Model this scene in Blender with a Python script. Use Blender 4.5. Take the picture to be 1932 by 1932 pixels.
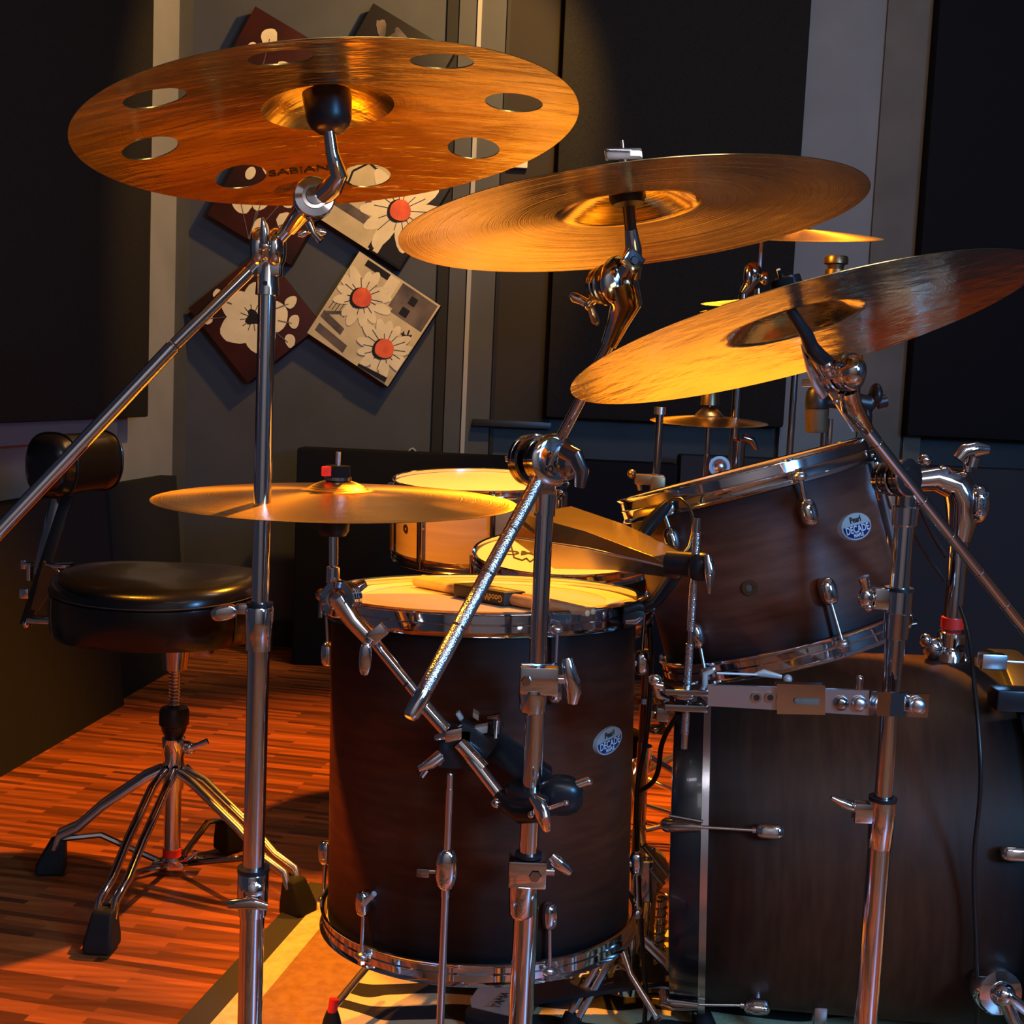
import bpy, bmesh, math, random
from mathutils import Vector as V, Matrix as M
random.seed(7)
for o in list(bpy.data.objects): bpy.data.objects.remove(o)
S = bpy.context.scene
COL = S.collection
PI = math.pi
# ------------------------------------------------------------------ camera
FPX = 2300.0
H = 0.92
PITCH, ROLL = 5.75, 2.55
camd = bpy.data.cameras.new('camera'); cam = bpy.data.objects.new('camera', camd); COL.objects.link(cam)
camd.sensor_width = 36; camd.sensor_height = 36; camd.lens = 36*FPX/1932
camd.clip_start = 0.02
R3 = (M.Rotation(math.radians(90-PITCH), 3, 'X') @ M.Rotation(math.radians(ROLL), 3, 'Z'))
cam.matrix_world = M.Translation((0, 0, H)) @ R3.to_4x4()
S.camera = cam
# ------------------------------------------------------------------ light
S.view_settings.view_transform = 'Standard'; S.view_settings.look = 'None'
S.view_settings.gamma = 1; S.view_settings.use_curve_mapping = False
S.view_settings.exposure = 0.0
w = bpy.data.worlds.new('world'); S.world = w; w.use_nodes = True
w.node_tree.nodes['Background'].inputs[0].default_value = (0.5, 0.6, 0.8, 1)
w.node_tree.nodes['Background'].inputs[1].default_value = 0.02
def light(kind, loc, to, col, power, size=0.1, angle=None, sy=None, blend=.4):
    d = bpy.data.lights.new('lamp_or_fill', kind); o = bpy.data.objects.new('lamp_or_fill', d); COL.objects.link(o)
    o.location = loc; o.rotation_euler = (V(to)-V(loc)).to_track_quat('-Z', 'Y').to_euler()
    d.color = col; d.energy = power
    if kind == 'AREA':
        d.size = size
        if sy: d.shape = 'RECTANGLE'; d.size_y = sy
    elif kind == 'SPOT':
        d.shadow_soft_size = size; d.spot_size = math.radians(angle or 90); d.spot_blend = blend
    else: d.shadow_soft_size = size
    return o
AMB = (1.0, 0.36, 0.018)
light('SPOT', (0.35, 2.95, 2.42), (-0.08, 2.1, 0.0), AMB, 430, .04, 70, blend=.5)     # amber stage lamp, back right
light('SPOT', (-1.15, 1.45, 2.2), (0.3, 1.8, 0.72), AMB, 330, .04, 58)      # amber stage lamp, left
light('SPOT', (0.25, 3.2, 2.45), (-0.6, 4.15, 1.6), (1, .56, .13), 125, .04, 74) # wall washer
light('AREA', (1.75, -0.7, 1.45), (0.5, 1.6, .85), (.14, .46, 1.0), 60, .42, sy=.42)   # blue screen lamp behind, right
light('AREA', (1.2, -1.2, 2.4), (0.5, 3.0, 1.2), (.90, .82, .78), 20, 1.2)   # dim neutral fill light, added behind the camera
light('AREA', (0.7, 2.1, 2.66), (0.6, 4.1, 1.5), (1.0, .86, .70), 16, .7)    # added warm fill that lifts the back wall, not a real fixture
light('AREA', (0.1, -0.9, 2.6), (0.1, -1.9, 1.0), (.80, .80, .92), 38, .8)       # added light on the unseen front wall, brightens the chrome reflections
# ------------------------------------------------------------------ pixel helpers
def ray(px, py):
    d = R3 @ V(((px-966)/FPX, (966-py)/FPX, -1)); return d/d.y
def P(px, py, Y): return V((0, 0, H)) + ray(px, py)*Y
def F(px, py, z=0.0):
    d = ray(px, py); return V((0, 0, H)) + d*((z-H)/d.z)
def s(Y): return Y/FPX
X, YY, Z = V((1, 0, 0)), V((0, 1, 0)), V((0, 0, 1))
def perp(a):
    a = a.normalized(); b = Z if abs(a.z) < .9 else X
    x = b.cross(a).normalized(); return x, a.cross(x).normalized()
def disc(px, py, Y, ratio, deg, under):
    """frame of a circle seen as an ellipse: centre, normal (upwards), x direction"""
    c = P(px, py, Y); r = ray(px, py).normalized()
    right = R3 @ V((1, 0, 0)); right = (right - r*right.dot(r)).normalized()
    up = right.cross(r).normalized()
    t = math.radians(deg)
    xd = right*math.cos(t) + up*math.sin(t); yd = -right*math.sin(t) + up*math.cos(t)
    n = yd*math.sqrt(1-ratio*ratio) + r*(ratio if under else -ratio)
    return c, n.normalized(), xd
R3T = R3.transposed()
def project(p):
    c = R3T @ (p-V((0, 0, H))); return (966+FPX*c.x/-c.z, 966-FPX*c.y/-c.z)
def fitdisc(px, py, Y, a, ratio, deg, under):
    """circle whose picture outline is the ellipse (px, py, a, a*ratio, deg); returns centre, normal, x direction, radius"""
    def cov(a, b, t): return [a*a*math.cos(t)**2+b*b*math.sin(t)**2, a*a*math.sin(t)**2+b*b*math.cos(t)**2, -(a*a-b*b)*math.sin(t)*math.cos(t)]
    tgt = [px, py]+cov(a, a*ratio, math.radians(deg)); par = list(tgt)
    for it in range(14):
        x, y, A, B, C = par; m = (A+B)/2; d = math.hypot((A-B)/2, C); aa = math.sqrt(m+d); bb = math.sqrt(max(1.0, m-d)); th = -.5*math.atan2(2*C, A-B)
        c, n, xd = disc(x, y, Y, min(.99, bb/aa), math.degrees(th), under); R = aa*s(Y); yd = n.cross(xd)
        pts = [project(c+(xd*math.cos(2*PI*i/240)+yd*math.sin(2*PI*i/240))*R) for i in range(240)]
        x0 = min(p[0] for p in pts); x1 = max(p[0] for p in pts); tp = min(pts, key=lambda p: p[1]); bt = max(pts, key=lambda p: p[1])
        hh = (bt[1]-tp[1])/2; mes = [(x0+x1)/2, (tp[1]+bt[1])/2, ((x1-x0)/2)**2, hh*hh, (bt[0]-tp[0])/2*hh]
        par = [p+(t-q)*.9 for p, t, q in zip(par, tgt, mes)]
    return c, n, xd, R
def frame(c, n, xd):
    n = n.normalized(); xd = (xd-n*xd.dot(n)).normalized(); y = n.cross(xd)
    m = M.Identity(4)
    for i, v in enumerate((xd, y, n)): m.col[i] = v.to_4d(); m.col[i][3] = 0
    m.col[3] = (c.x, c.y, c.z, 1); return m
# ------------------------------------------------------------------ mesh builder
class MB:
    def __init__(self): self.v = []; self.f = []; self.m = []
    def add(self, v, f, mi=0):
        b = len(self.v); self.v += [V(p) for p in v]; self.f += [[i+b for i in q] for q in f]; self.m += [mi]*len(f); return self
    def tube(self, p, q, r, r2=None, n=20, mi=0, caps=True):
        r2 = r if r2 is None else r2; p = V(p); q = V(q); x, y = perp(q-p); v = []; f = []
        for c, rr in ((p, r), (q, r2)):
            v += [c + (x*math.cos(2*PI*i/n)+y*math.sin(2*PI*i/n))*rr for i in range(n)]
        f = [[i, (i+1) % n, n+(i+1) % n, n+i] for i in range(n)]
        if caps: f += [list(range(n))[::-1], list(range(n, 2*n))]
        return self.add(v, f, mi)
    def path(self, pts, r, n=12, mi=0, flat=1.0):
        pts = [V(p) for p in pts]; k = len(pts); rs = r if isinstance(r, (list, tuple)) else [r]*k
        v = []; f = []; x = None
        for j, p in enumerate(pts):
            t = (pts[min(j+1, k-1)]-pts[max(j-1, 0)]).normalized()
            if x is None: x, y = perp(t)
            else:
                x = (x - t*x.dot(t)).normalized(); y = t.cross(x)
            v += [p + (x*math.cos(2*PI*i/n)*flat+y*math.sin(2*PI*i/n))*rs[j] for i in range(n)]
        for j in range(k-1): f += [[j*n+i, j*n+(i+1) % n, (j+1)*n+(i+1) % n, (j+1)*n+i] for i in range(n)]
        f += [list(range(n))[::-1], [(k-1)*n+i for i in range(n)]]
        return self.add(v, f, mi)
    def lathe(self, prof, c, ax, n=64, closed=False, mi=0, xd=None):
        ax = V(ax).normalized(); x, y = perp(ax)
        if xd is not None: x = (V(xd)-ax*V(xd).dot(ax)).normalized(); y = ax.cross(x)
        c = V(c); v = []; f = []; k = len(prof)
        for r, z in prof: v += [c + ax*z + (x*math.cos(2*PI*i/n)+y*math.sin(2*PI*i/n))*r for i in range(n)]
        for j in range(k if closed else k-1):
            a = j*n; b = ((j+1) % k)*n
            f += [[a+i, a+(i+1) % n, b+(i+1) % n, b+i] for i in range(n)]
        if not closed:
            if prof[0][0] > 1e-6: f.append(list(range(n))[::-1])
            if prof[-1][0] > 1e-6: f.append([(k-1)*n+i for i in range(n)])
        return self.add(v, f, mi)
    def ell(self, c, ux, uy, uz, n=20, m=12, mi=0, pw=1.0):
        c = V(c); v = []; f = []
        def sg(a): return math.copysign(abs(a)**pw, a)
        for j in range(m+1):
            a = PI*j/m
            for i in range(n):
                b = 2*PI*i/n
                v.append(c + ux*(sg(math.cos(b))*sg(math.sin(a))) + uy*(sg(math.sin(b))*sg(math.sin(a))) + uz*sg(math.cos(a)))
        for j in range(m): f += [[j*n+i, j*n+(i+1) % n, (j+1)*n+(i+1) % n, (j+1)*n+i][::-1] for i in range(n)]
        return self.add(v, f, mi)
    def ball(self, c, r, mi=0): return self.ell(c, X*r, YY*r, Z*r, mi=mi)
    def box(self, c, ux, uy, uz, bev=0.0, mi=0):
        c = V(c); ux = V(ux); uy = V(uy); uz = V(uz); bm = bmesh.new(); bmesh.ops.create_cube(bm, size=2)
        mt = M.Identity(4)
        lx, ly, lz = ux.length, uy.length, uz.length
        for q in bm.verts: q.co = V((q.co.x*lx, q.co.y*ly, q.co.z*lz))
        if bev: bmesh.ops.bevel(bm, geom=bm.edges[:], offset=min(bev, .9*min(lx, ly, lz)), segments=2, profile=.6, affect='EDGES')
        a, b, d = ux.normalized(), uy.normalized(), uz.normalized()
        vs = [c + a*q.co.x + b*q.co.y + d*q.co.z for q in bm.verts]; bm.verts.index_update()
        fs = [[q.index for q in g.verts] for g in bm.faces]; bm.free()
        return self.add(vs, fs, mi)
    def abox(self, x0, x1, y0, y1, z0, z1, bev=0, mi=0):
        return self.box(((x0+x1)/2, (y0+y1)/2, (z0+z1)/2), X*abs(x1-x0)/2, YY*abs(y1-y0)/2, Z*abs(z1-z0)/2, bev, mi)
    def prism(self, pts, d, mi=0):
        pts = [V(p) for p in pts]; n = len(pts); d = V(d)
        return self.add(pts+[p+d for p in pts], [list(range(n)), [n+i for i in range(n)][::-1]]+[[i, n+i, n+(i+1) % n, (i+1) % n] for i in range(n)], mi)
    def poly(self, pts, mi=0): return self.add(pts, [list(range(len(pts)))], mi)
WM = {}
def empty(name, loc, mat=None, **kw):
    o = bpy.data.objects.new(name, None); COL.objects.link(o); o.empty_display_size = .05
    m = mat if mat is not None else M.Translation(V(loc)); o.matrix_world = m; WM[o.name] = m.copy()
    tag(o, **kw); return o
def tag(o, label=None, cat=None, group=None, kind=None):
    if label: o['label'] = label
    if cat: o['category'] = cat
    if group: o['group'] = group
    if kind: o['kind'] = kind
    return o
def mesh(name, mb, mats, parent=None, sharp=38, frame_=None, **kw):
    me = bpy.data.meshes.new(name)
    base = WM[parent.name] if parent else (frame_ if frame_ is not None else (M.Translation(sum((p for p in mb.v), V())/max(1, len(mb.v))) if mb.v else M.Identity(4)))
    inv = base.inverted()
    me.from_pydata([inv @ p for p in mb.v], [], mb.f); me.validate()
    mats = mats if isinstance(mats, (list, tuple)) else [mats]
    for q in mats: me.materials.append(q)
    for i, pl in enumerate(me.polygons): pl.material_index = mb.m[i] if i < len(mb.m) else 0; pl.use_smooth = True
    bm = bmesh.new(); bm.from_mesh(me); bmesh.ops.recalc_face_normals(bm, faces=bm.faces[:]); bm.to_mesh(me); bm.free()
    me.set_sharp_from_angle(angle=math.radians(sharp))
    o = bpy.data.objects.new(name, me); COL.objects.link(o)
    if parent: o.parent = parent
    else: o.matrix_world = base
    WM[o.name] = base.copy(); tag(o, **kw); return o
def text(name, body, mat, parent, fr, size, depth=.0003, proj=None, label=None, align='CENTER', sx=1, bold=0.0, bend=None):
    c = bpy.data.curves.new(name, 'FONT'); c.body = body; c.size = size; c.align_x = align; c.align_y = 'CENTER'; c.extrude = depth; c.offset = bold
    t = bpy.data.objects.new(name, c); COL.objects.link(t); dg = bpy.context.evaluated_depsgraph_get()
    me = bpy.data.meshes.new_from_object(t.evaluated_get(dg)); COL.objects.unlink(t); bpy.data.objects.remove(t)
    inv = WM[parent.name].inverted()
    for v in me.vertices:
        q = v.co.copy(); q.x *= sx
        if bend: q.z += bend(q)
        wv = fr @ q
        if proj: wv = proj(wv)
        v.co = inv @ wv
    me.materials.clear(); me.materials.append(mat)
    o = bpy.data.objects.new(name, me); COL.objects.link(o); o.parent = parent; WM[o.name] = WM[parent.name].copy()
    if label: o['label'] = label
    return o
# ------------------------------------------------------------------ materials
def mat(name, col, rough=.5, metal=0, noise=None, bump=None, coat=0, col2=None, spec=None, ramp=(.35, .65), stretch=(1, 1, 1), aniso=0):
    m = bpy.data.materials.new(name); m.use_nodes = True; nt = m.node_tree; b = nt.nodes['Principled BSDF']
    b.inputs['Base Color'].default_value = (*col, 1); b.inputs['Roughness'].default_value = rough; b.inputs['Metallic'].default_value = metal
    if coat: b.inputs['Coat Weight'].default_value = coat
    if spec is not None: b.inputs['Specular IOR Level'].default_value = spec
    if aniso: b.inputs['Anisotropic'].default_value = aniso
    tc = nt.nodes.new('ShaderNodeTexCoord'); mp = nt.nodes.new('ShaderNodeMapping'); mp.inputs['Scale'].default_value = stretch
    nt.links.new(tc.outputs['Object'], mp.inputs[0])
    if noise or col2:
        n = nt.nodes.new('ShaderNodeTexNoise'); n.inputs['Scale'].default_value = noise or 20; n.inputs['Detail'].default_value = 5
        nt.links.new(mp.outputs[0], n.inputs['Vector']); r = nt.nodes.new('ShaderNodeValToRGB')
        c2 = col2 or tuple(c*.75 for c in col)
        r.color_ramp.elements[0].color = (*c2, 1); r.color_ramp.elements[1].color = (*col, 1)
        r.color_ramp.elements[0].position, r.color_ramp.elements[1].position = ramp
        nt.links.new(n.outputs[0], r.inputs[0]); nt.links.new(r.outputs[0], b.inputs['Base Color'])
    if bump:
        n2 = nt.nodes.new('ShaderNodeTexNoise'); n2.inputs['Scale'].default_value = bump[0]; n2.inputs['Detail'].default_value = 3
        nt.links.new(mp.outputs[0], n2.inputs['Vector']); bp = nt.nodes.new('ShaderNodeBump')
        bp.inputs['Strength'].default_value = bump[1]; bp.inputs['Distance'].default_value = bump[2]
        nt.links.new(n2.outputs[0], bp.inputs['Height']); nt.links.new(bp.outputs[0], b.inputs['Normal'])
    return m
CH = mat('chrome', (.78, .78, .80), .07, 1)
CHD = mat('dark_chrome', (.42, .41, .42), .12, 1)
CHB = mat('brushed_chrome', (.74, .73, .75), .26, 1)
BLK = mat('black_plastic', (.012, .012, .013), .38)
BLKM = mat('black_metal', (.02, .02, .022), .3, .3)
RUB = mat('black_rubber', (.014, .013, .012), .65, bump=(200, .2, .001), spec=.15)
LEA = mat('black_vinyl', (.006, .0055, .0055), .24, bump=(260, .12, .0006), coat=.15)
THR = mat('white_thread', (.05, .048, .045), .8)
FELT = mat('black_felt', (.012, .012, .012), .95, spec=.03)
RED = mat('red_tape', (.8, .02, .01), .5)
WALL = mat('grey_wall_paint', (.075, .075, .078), .75, noise=6, col2=(.065, .065, .068), bump=(90, .12, .002), spec=.15)
PALE = mat('pale_grey_paint', (.24, .235, .23), .7, noise=5, col2=(.21, .205, .2), bump=(120, .1, .002), spec=.15)
PALE2 = mat('beige_paint', (.17, .145, .12), .7, noise=5, spec=.15)
LINE = mat('pale_bead', (.30, .28, .25), .6)
DRK = mat('dark_trim_paint', (.022, .020, .018), .7, spec=.15)
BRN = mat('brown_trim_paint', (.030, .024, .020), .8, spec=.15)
FOAM = mat('charcoal_fabric', (.024, .0215, .019), .95, noise=300, col2=(.017, .015, .0135), bump=(400, .4, .002), spec=.03)
FOAMB = mat('black_fabric', (.012, .012, .014), .95, bump=(400, .4, .002), spec=.03)
FOAMG = mat('grey_fabric', (.022, .022, .023), .95, bump=(400, .4, .002), spec=.03)
LEDGE = mat('slate_paint', (.10, .11, .15), .6)
CEIL = mat('ceiling_paint', (.25, .24, .22), .8)
HEAD = mat('coated_drumhead', (.70, .60, .46), .38, noise=3, col2=(.62, .54, .41))
HEADR = mat('drumhead_ring', (.72, .66, .5), .35)
CREAM = mat('cream_paint', (.80, .66, .38), .7, noise=14, col2=(.68, .55, .32))
CREAMD = mat('cream_wash_paint', (.62, .49, .26), .7, noise=10, col2=(.46, .36, .19))
MAROON = mat('maroon_paint', (.06, .012, .008), .5, noise=5, col2=(.025, .01, .008), spec=.15)
BLACKP = mat('black_paint', (.018, .015, .014), .5, spec=.15)
BROWNP = mat('brown_wash_paint', (.17, .12, .085), .7, noise=12, col2=(.05, .036, .03))
ORANGEP = mat('orange_paint', (.85, .13, .02), .6, noise=20, col2=(.6, .07, .02))
MAPLE = mat('maple_ply', (.62, .40, .20), .4, noise=4, col2=(.52, .32, .15), stretch=(1, 1, 14), coat=.3)
STICKW = mat('hickory', (.72, .50, .28), .5, noise=10, col2=(.62, .40, .2), stretch=(1, 8, 8))
CARD = mat('black_card', (.03, .022, .018), .5)
YEL = mat('yellow_ink', (.8, .55, .1), .5)
WHITEINK = mat('white_ink', (.7, .68, .62), .5)
BLUE = mat('navy_enamel', (.015, .02, .13), .35)
SILV = mat('silver_badge', (.50, .49, .46), .4, .25)
INK = mat('black_ink', (.02, .014, .01), .5)
CABLE = mat('cable_rubber', (.012, .012, .013), .35)
BRASSD = mat('aged_brass', (.20, .14, .07), .35, .9)
PEDW = mat('silver_footboard', (.50, .47, .40), .4, .5)
RUGE = mat('rug_edge_wool', (.035, .03, .024), .95, bump=(300, .5, .002))
def cymmat(name, col, rough, groove, hammer, hs=28, gs=900, dark=None, stretch=(1, 1, 1)):
    m = bpy.data.materials.new(name); m.use_nodes = True; nt = m.node_tree; b = nt.nodes['Principled BSDF']; L = nt.links.new
    b.inputs['Metallic'].default_value = 1; b.inputs['Roughness'].default_value = rough; b.inputs['Base Color'].default_value = (*col, 1)
    tg = nt.nodes.new('ShaderNodeTangent'); tg.direction_type = 'RADIAL'; tg.axis = 'Z'; L(tg.outputs[0], b.inputs['Tangent']); b.inputs['Anisotropic'].default_value = .75
    tc = nt.nodes.new('ShaderNodeTexCoord'); sep = nt.nodes.new('ShaderNodeSeparateXYZ'); L(tc.outputs['Object'], sep.inputs[0])
    cx = nt.nodes.new('ShaderNodeCombineXYZ'); L(sep.outputs[0], cx.inputs[0]); L(sep.outputs[1], cx.inputs[1])
    ln = nt.nodes.new('ShaderNodeVectorMath'); ln.operation = 'LENGTH'; L(cx.outputs[0], ln.inputs[0])
    n1 = nt.nodes.new('ShaderNodeTexNoise'); n1.noise_dimensions = '1D'; n1.inputs['Scale'].default_value = gs; n1.inputs['Detail'].default_value = 2
    L(ln.outputs['Value'], n1.inputs['W'])
    n2 = nt.nodes.new('ShaderNodeTexNoise'); n2.inputs['Scale'].default_value = hs; n2.inputs['Detail'].default_value = 3
    mp = nt.nodes.new('ShaderNodeMapping'); mp.inputs['Scale'].default_value = stretch; L(tc.outputs['Object'], mp.inputs[0]); L(mp.outputs[0], n2.inputs['Vector'])
    b1 = nt.nodes.new('ShaderNodeBump'); b1.inputs['Strength'].default_value = groove; b1.inputs['Distance'].default_value = .0004; L(n1.outputs[0], b1.inputs['Height'])
    b2 = nt.nodes.new('ShaderNodeBump'); b2.inputs['Strength'].default_value = hammer; b2.inputs['Distance'].default_value = .003; L(n2.outputs[0], b2.inputs['Height'])
    L(b1.outputs[0], b2.inputs['Normal']); L(b2.outputs[0], b.inputs['Normal'])
    n3 = nt.nodes.new('ShaderNodeTexNoise'); n3.inputs['Scale'].default_value = 7; n3.inputs['Detail'].default_value = 6; L(mp.outputs[0], n3.inputs['Vector'])
    r = nt.nodes.new('ShaderNodeValToRGB'); d = dark or tuple(c*.72 for c in col)
    r.color_ramp.elements[0].color = (*d, 1); r.color_ramp.elements[0].position = .38; r.color_ramp.elements[1].color = (*col, 1); r.color_ramp.elements[1].position = .62
    L(n3.outputs[0], r.inputs[0]); L(r.outputs[0], b.inputs['Base Color'])
    return m
CY1 = cymmat('raw_bronze', (.80, .66, .22), .22, .2, .7, 15, 500, (.52, .40, .11), (1, 4, 1))
CY2 = cymmat('polished_bronze', (.80, .62, .26), .13, .35, .35, 8, 700)
CY3 = cymmat('brilliant_bronze', (.86, .66, .28), .13, .2, .45, 30, 700)
CY4 = cymmat('lathed_bronze', (.85, .55, .20), .27, .5, .12, 10, 500)
CY5 = cymmat('dark_bronze', (.6, .4, .16), .25, .4, .12, 10, 500)
COWB = mat('gold_lacquer', (.36, .26, .10), .24, .9, noise=8, col2=(.27, .19, .07))
def burst(name, z0, z1, edge=(.006, .004, .006), mid=(.12, .035, .014)):
    m = bpy.data.materials.new(name); m.use_nodes = True; nt = m.node_tree; b = nt.nodes['Principled BSDF']; L = nt.links.new
    b.inputs['Roughness'].default_value = .48; b.inputs['Specular IOR Level'].default_value = .22
    tc = nt.nodes.new('ShaderNodeTexCoord'); sep = nt.nodes.new('ShaderNodeSeparateXYZ'); L(tc.outputs['Object'], sep.inputs[0])
    mr = nt.nodes.new('ShaderNodeMapRange'); mr.inputs['From Min'].default_value = z0; mr.inputs['From Max'].default_value = z1; L(sep.outputs[2], mr.inputs[0])
    r = nt.nodes.new('ShaderNodeValToRGB'); e = r.color_ramp.elements
    e[0].position = .04; e[0].color = (*edge, 1); e[1].position = .96; e[1].color = (*edge, 1)
    for p in (.34, .66): q = e.new(p); q.color = (*mid, 1)
    L(mr.outputs[0], r.inputs[0])
    mp = nt.nodes.new('ShaderNodeMapping'); mp.inputs['Scale'].default_value = (9, 9, 60); L(tc.outputs['Object'], mp.inputs[0])
    n = nt.nodes.new('ShaderNodeTexNoise'); n.inputs['Scale'].default_value = 1.6; n.inputs['Detail'].default_value = 6; L(mp.outputs[0], n.inputs['Vector'])
    mx = nt.nodes.new('ShaderNodeMix'); mx.data_type = 'RGBA'; mx.blend_type = 'MULTIPLY'; mx.inputs[0].default_value = .7
    r2 = nt.nodes.new('ShaderNodeValToRGB'); r2.color_ramp.elements[0].position = .3; r2.color_ramp.elements[0].color = (.45, .4, .4, 1); r2.color_ramp.elements[1].position = .7
    L(n.outputs[0], r2.inputs[0]); L(r.outputs[0], mx.inputs[6]); L(r2.outputs[0], mx.inputs[7]); L(mx.outputs[2], b.inputs['Base Color'])
    return m
def knurl():
    m = bpy.data.materials.new('knurled_steel'); m.use_nodes = True; nt = m.node_tree; b = nt.nodes['Principled BSDF']; L = nt.links.new
    b.inputs['Metallic'].default_value = 1; b.inputs['Roughness'].default_value = .22; b.inputs['Base Color'].default_value = (.74, .74, .77, 1)
    tc = nt.nodes.new('ShaderNodeTexCoord'); v = nt.nodes.new('ShaderNodeTexVoronoi'); v.inputs['Scale'].default_value = 700; L(tc.outputs['Object'], v.inputs['Vector'])
    bp = nt.nodes.new('ShaderNodeBump'); bp.inputs['Strength'].default_value = .5; bp.inputs['Distance'].default_value = .0006; L(v.outputs[0], bp.inputs['Height']); L(bp.outputs[0], b.inputs['Normal'])
    return m
KN = knurl()
def laminate():
    m = bpy.data.materials.new('strip_laminate'); m.use_nodes = True; nt = m.node_tree; b = nt.nodes['Principled BSDF']; L = nt.links.new
    tc = nt.nodes.new('ShaderNodeTexCoord'); mp = nt.nodes.new('ShaderNodeMapping'); mp.inputs['Rotation'].default_value = (0, 0, math.radians(11)); L(tc.outputs['Object'], mp.inputs[0])
    bk = nt.nodes.new('ShaderNodeTexBrick'); L(mp.outputs[0], bk.inputs['Vector'])
    for k, q in (('Color1', (.62, .17, .04, 1)), ('Color2', (.13, .042, .016, 1)), ('Mortar', (.12, .04, .018, 1))): bk.inputs[k].default_value = q
    bk.inputs['Scale'].default_value = 1; bk.inputs['Mortar Size'].default_value = .0; bk.inputs['Brick Width'].default_value = .22; bk.inputs['Row Height'].default_value = .0155
    bk.offset = .37; bk.squash = 1
    mp2 = nt.nodes.new('ShaderNodeMapping'); mp2.inputs['Scale'].default_value = (3, 70, 1); L(tc.outputs['Object'], mp2.inputs[0])
    n = nt.nodes.new('ShaderNodeTexNoise'); n.inputs['Scale'].default_value = 1; n.inputs['Detail'].default_value = 6; L(mp2.outputs[0], n.inputs['Vector'])
    r = nt.nodes.new('ShaderNodeValToRGB'); r.color_ramp.elements[0].position = .3; r.color_ramp.elements[0].color = (.45, .4, .4, 1); r.color_ramp.elements[1].position = .65
    L(n.outputs[0], r.inputs[0]); mx = nt.nodes.new('ShaderNodeMix'); mx.data_type = 'RGBA'; mx.blend_type = 'MULTIPLY'; mx.inputs[0].default_value = .75
    L(bk.outputs[0], mx.inputs[6]); L(r.outputs[0], mx.inputs[7]); L(mx.outputs[2], b.inputs['Base Color'])
    b.inputs['Roughness'].default_value = .33
    return m
def rugmat():
    m = bpy.data.materials.new('zebra_rug'); m.use_nodes = True; nt = m.node_tree; b = nt.nodes['Principled BSDF']; L = nt.links.new
    tc = nt.nodes.new('ShaderNodeTexCoord')
    n0 = nt.nodes.new('ShaderNodeTexNoise'); n0.inputs['Scale'].default_value = 4.0; n0.inputs['Detail'].default_value = 2; L(tc.outputs['Object'], n0.inputs['Vector'])
    mx = nt.nodes.new('ShaderNodeMix'); mx.data_type = 'VECTOR'; mx.inputs[0].default_value = .16; L(tc.outputs['Object'], mx.inputs[4]); L(n0.outputs['Color'], mx.inputs[5])
    wv = nt.nodes.new('ShaderNodeTexWave'); wv.inputs['Scale'].default_value = 5.5; wv.inputs['Distortion'].default_value = 6; wv.inputs['Detail'].default_value = 1; wv.bands_direction = 'Y'
    L(mx.outputs[1], wv.inputs['Vector'])
    r = nt.nodes.new('ShaderNodeValToRGB'); r.color_ramp.elements[0].position = .52; r.color_ramp.elements[0].color = (.014, .011, .009, 1); r.color_ramp.elements[1].position = .56; r.color_ramp.elements[1].color = (.66, .54, .28, 1)
    L(wv.outputs[0], r.inputs[0]); L(r.outputs[0], b.inputs['Base Color']); b.inputs['Roughness'].default_value = .95
    n = nt.nodes.new('ShaderNodeTexNoise'); n.inputs['Scale'].default_value = 300; L(tc.outputs['Object'], n.inputs['Vector'])
    bp = nt.nodes.new('ShaderNodeBump'); bp.inputs['Strength'].default_value = .5; bp.inputs['Distance'].default_value = .003; L(n.outputs[0], bp.inputs['Height']); L(bp.outputs[0], b.inputs['Normal'])
    return m
RUG = rugmat()
RUGT = mat('tan_rug_wool', (.34, .17, .06), .95, noise=60, col2=(.26, .12, .04), bump=(300, .5, .002))
RUGY = mat('cream_rug_wool', (.66, .54, .26), .95, noise=60, col2=(.5, .4, .2), bump=(300, .5, .003))
# ------------------------------------------------------------------ the room
YB = 4.15
def XB(px, py=0, Y=YB): return P(px, py, Y).x
def ZB(px, py, Y=YB): return P(px, py, Y).z
lw0, lw1 = V((-1.83, -2.2, 0)), V((-1.12, YB, 0)); LD = (lw1-lw0).normalized(); LN = V((LD.y, -LD.x, 0))
def LW(t, off=0, z=0): return lw0 + LD*((t-lw0.y)/LD.y) + LN*off + Z*z      # point on left wall at depth t
mesh('floor', MB().abox(-2.2, 2.4, -2.3, YB+.1, -.04, 0), laminate(), kind='structure', frame_=M.Identity(4))
mesh('ceiling', MB().abox(-2.2, 2.4, -2.3, YB+.1, 2.7, 2.76), CEIL, kind='structure')
mesh('wall_back', MB().abox(-2.2, 2.4, YB, YB+.1, 0, 2.7), WALL, kind='structure', frame_=M.Identity(4))
mesh('wall_front', MB().abox(-2.2, 2.4, -2.3, -2.2, 0, 2.7), mat('light_wall_paint', (.45, .43, .42), .8), kind='structure')
mesh('wall_right', MB().abox(2.3, 2.4, -2.2, YB, 0, 2.7), WALL, kind='structure')
mesh('wall_left', MB().prism([lw0, lw1, lw1-LN*.1, lw0-LN*.1], Z*2.7), WALL, kind='structure')
def lwbox(t0, t1, th, z0, z1, bev=0, off=0):
    a, b = LW(t0), LW(t1); return MB().box((a+b)/2+LN*(th/2+off)+Z*(z0+z1)/2, (b-a)/2, LN*th/2, Z*(z1-z0)/2, bev)
mesh('trim_1', lwbox(3.64, 3.985, .02, 0, 2.7), PALE, kind='structure')
mesh('trim_2', lwbox(2.2, 3.64, .02, .30, 1.0), PALE, kind='structure')
mesh('trim_3', lwbox(1.5, 3.45, .055, .735, .79, off=.02), LEDGE, kind='structure')
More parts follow.
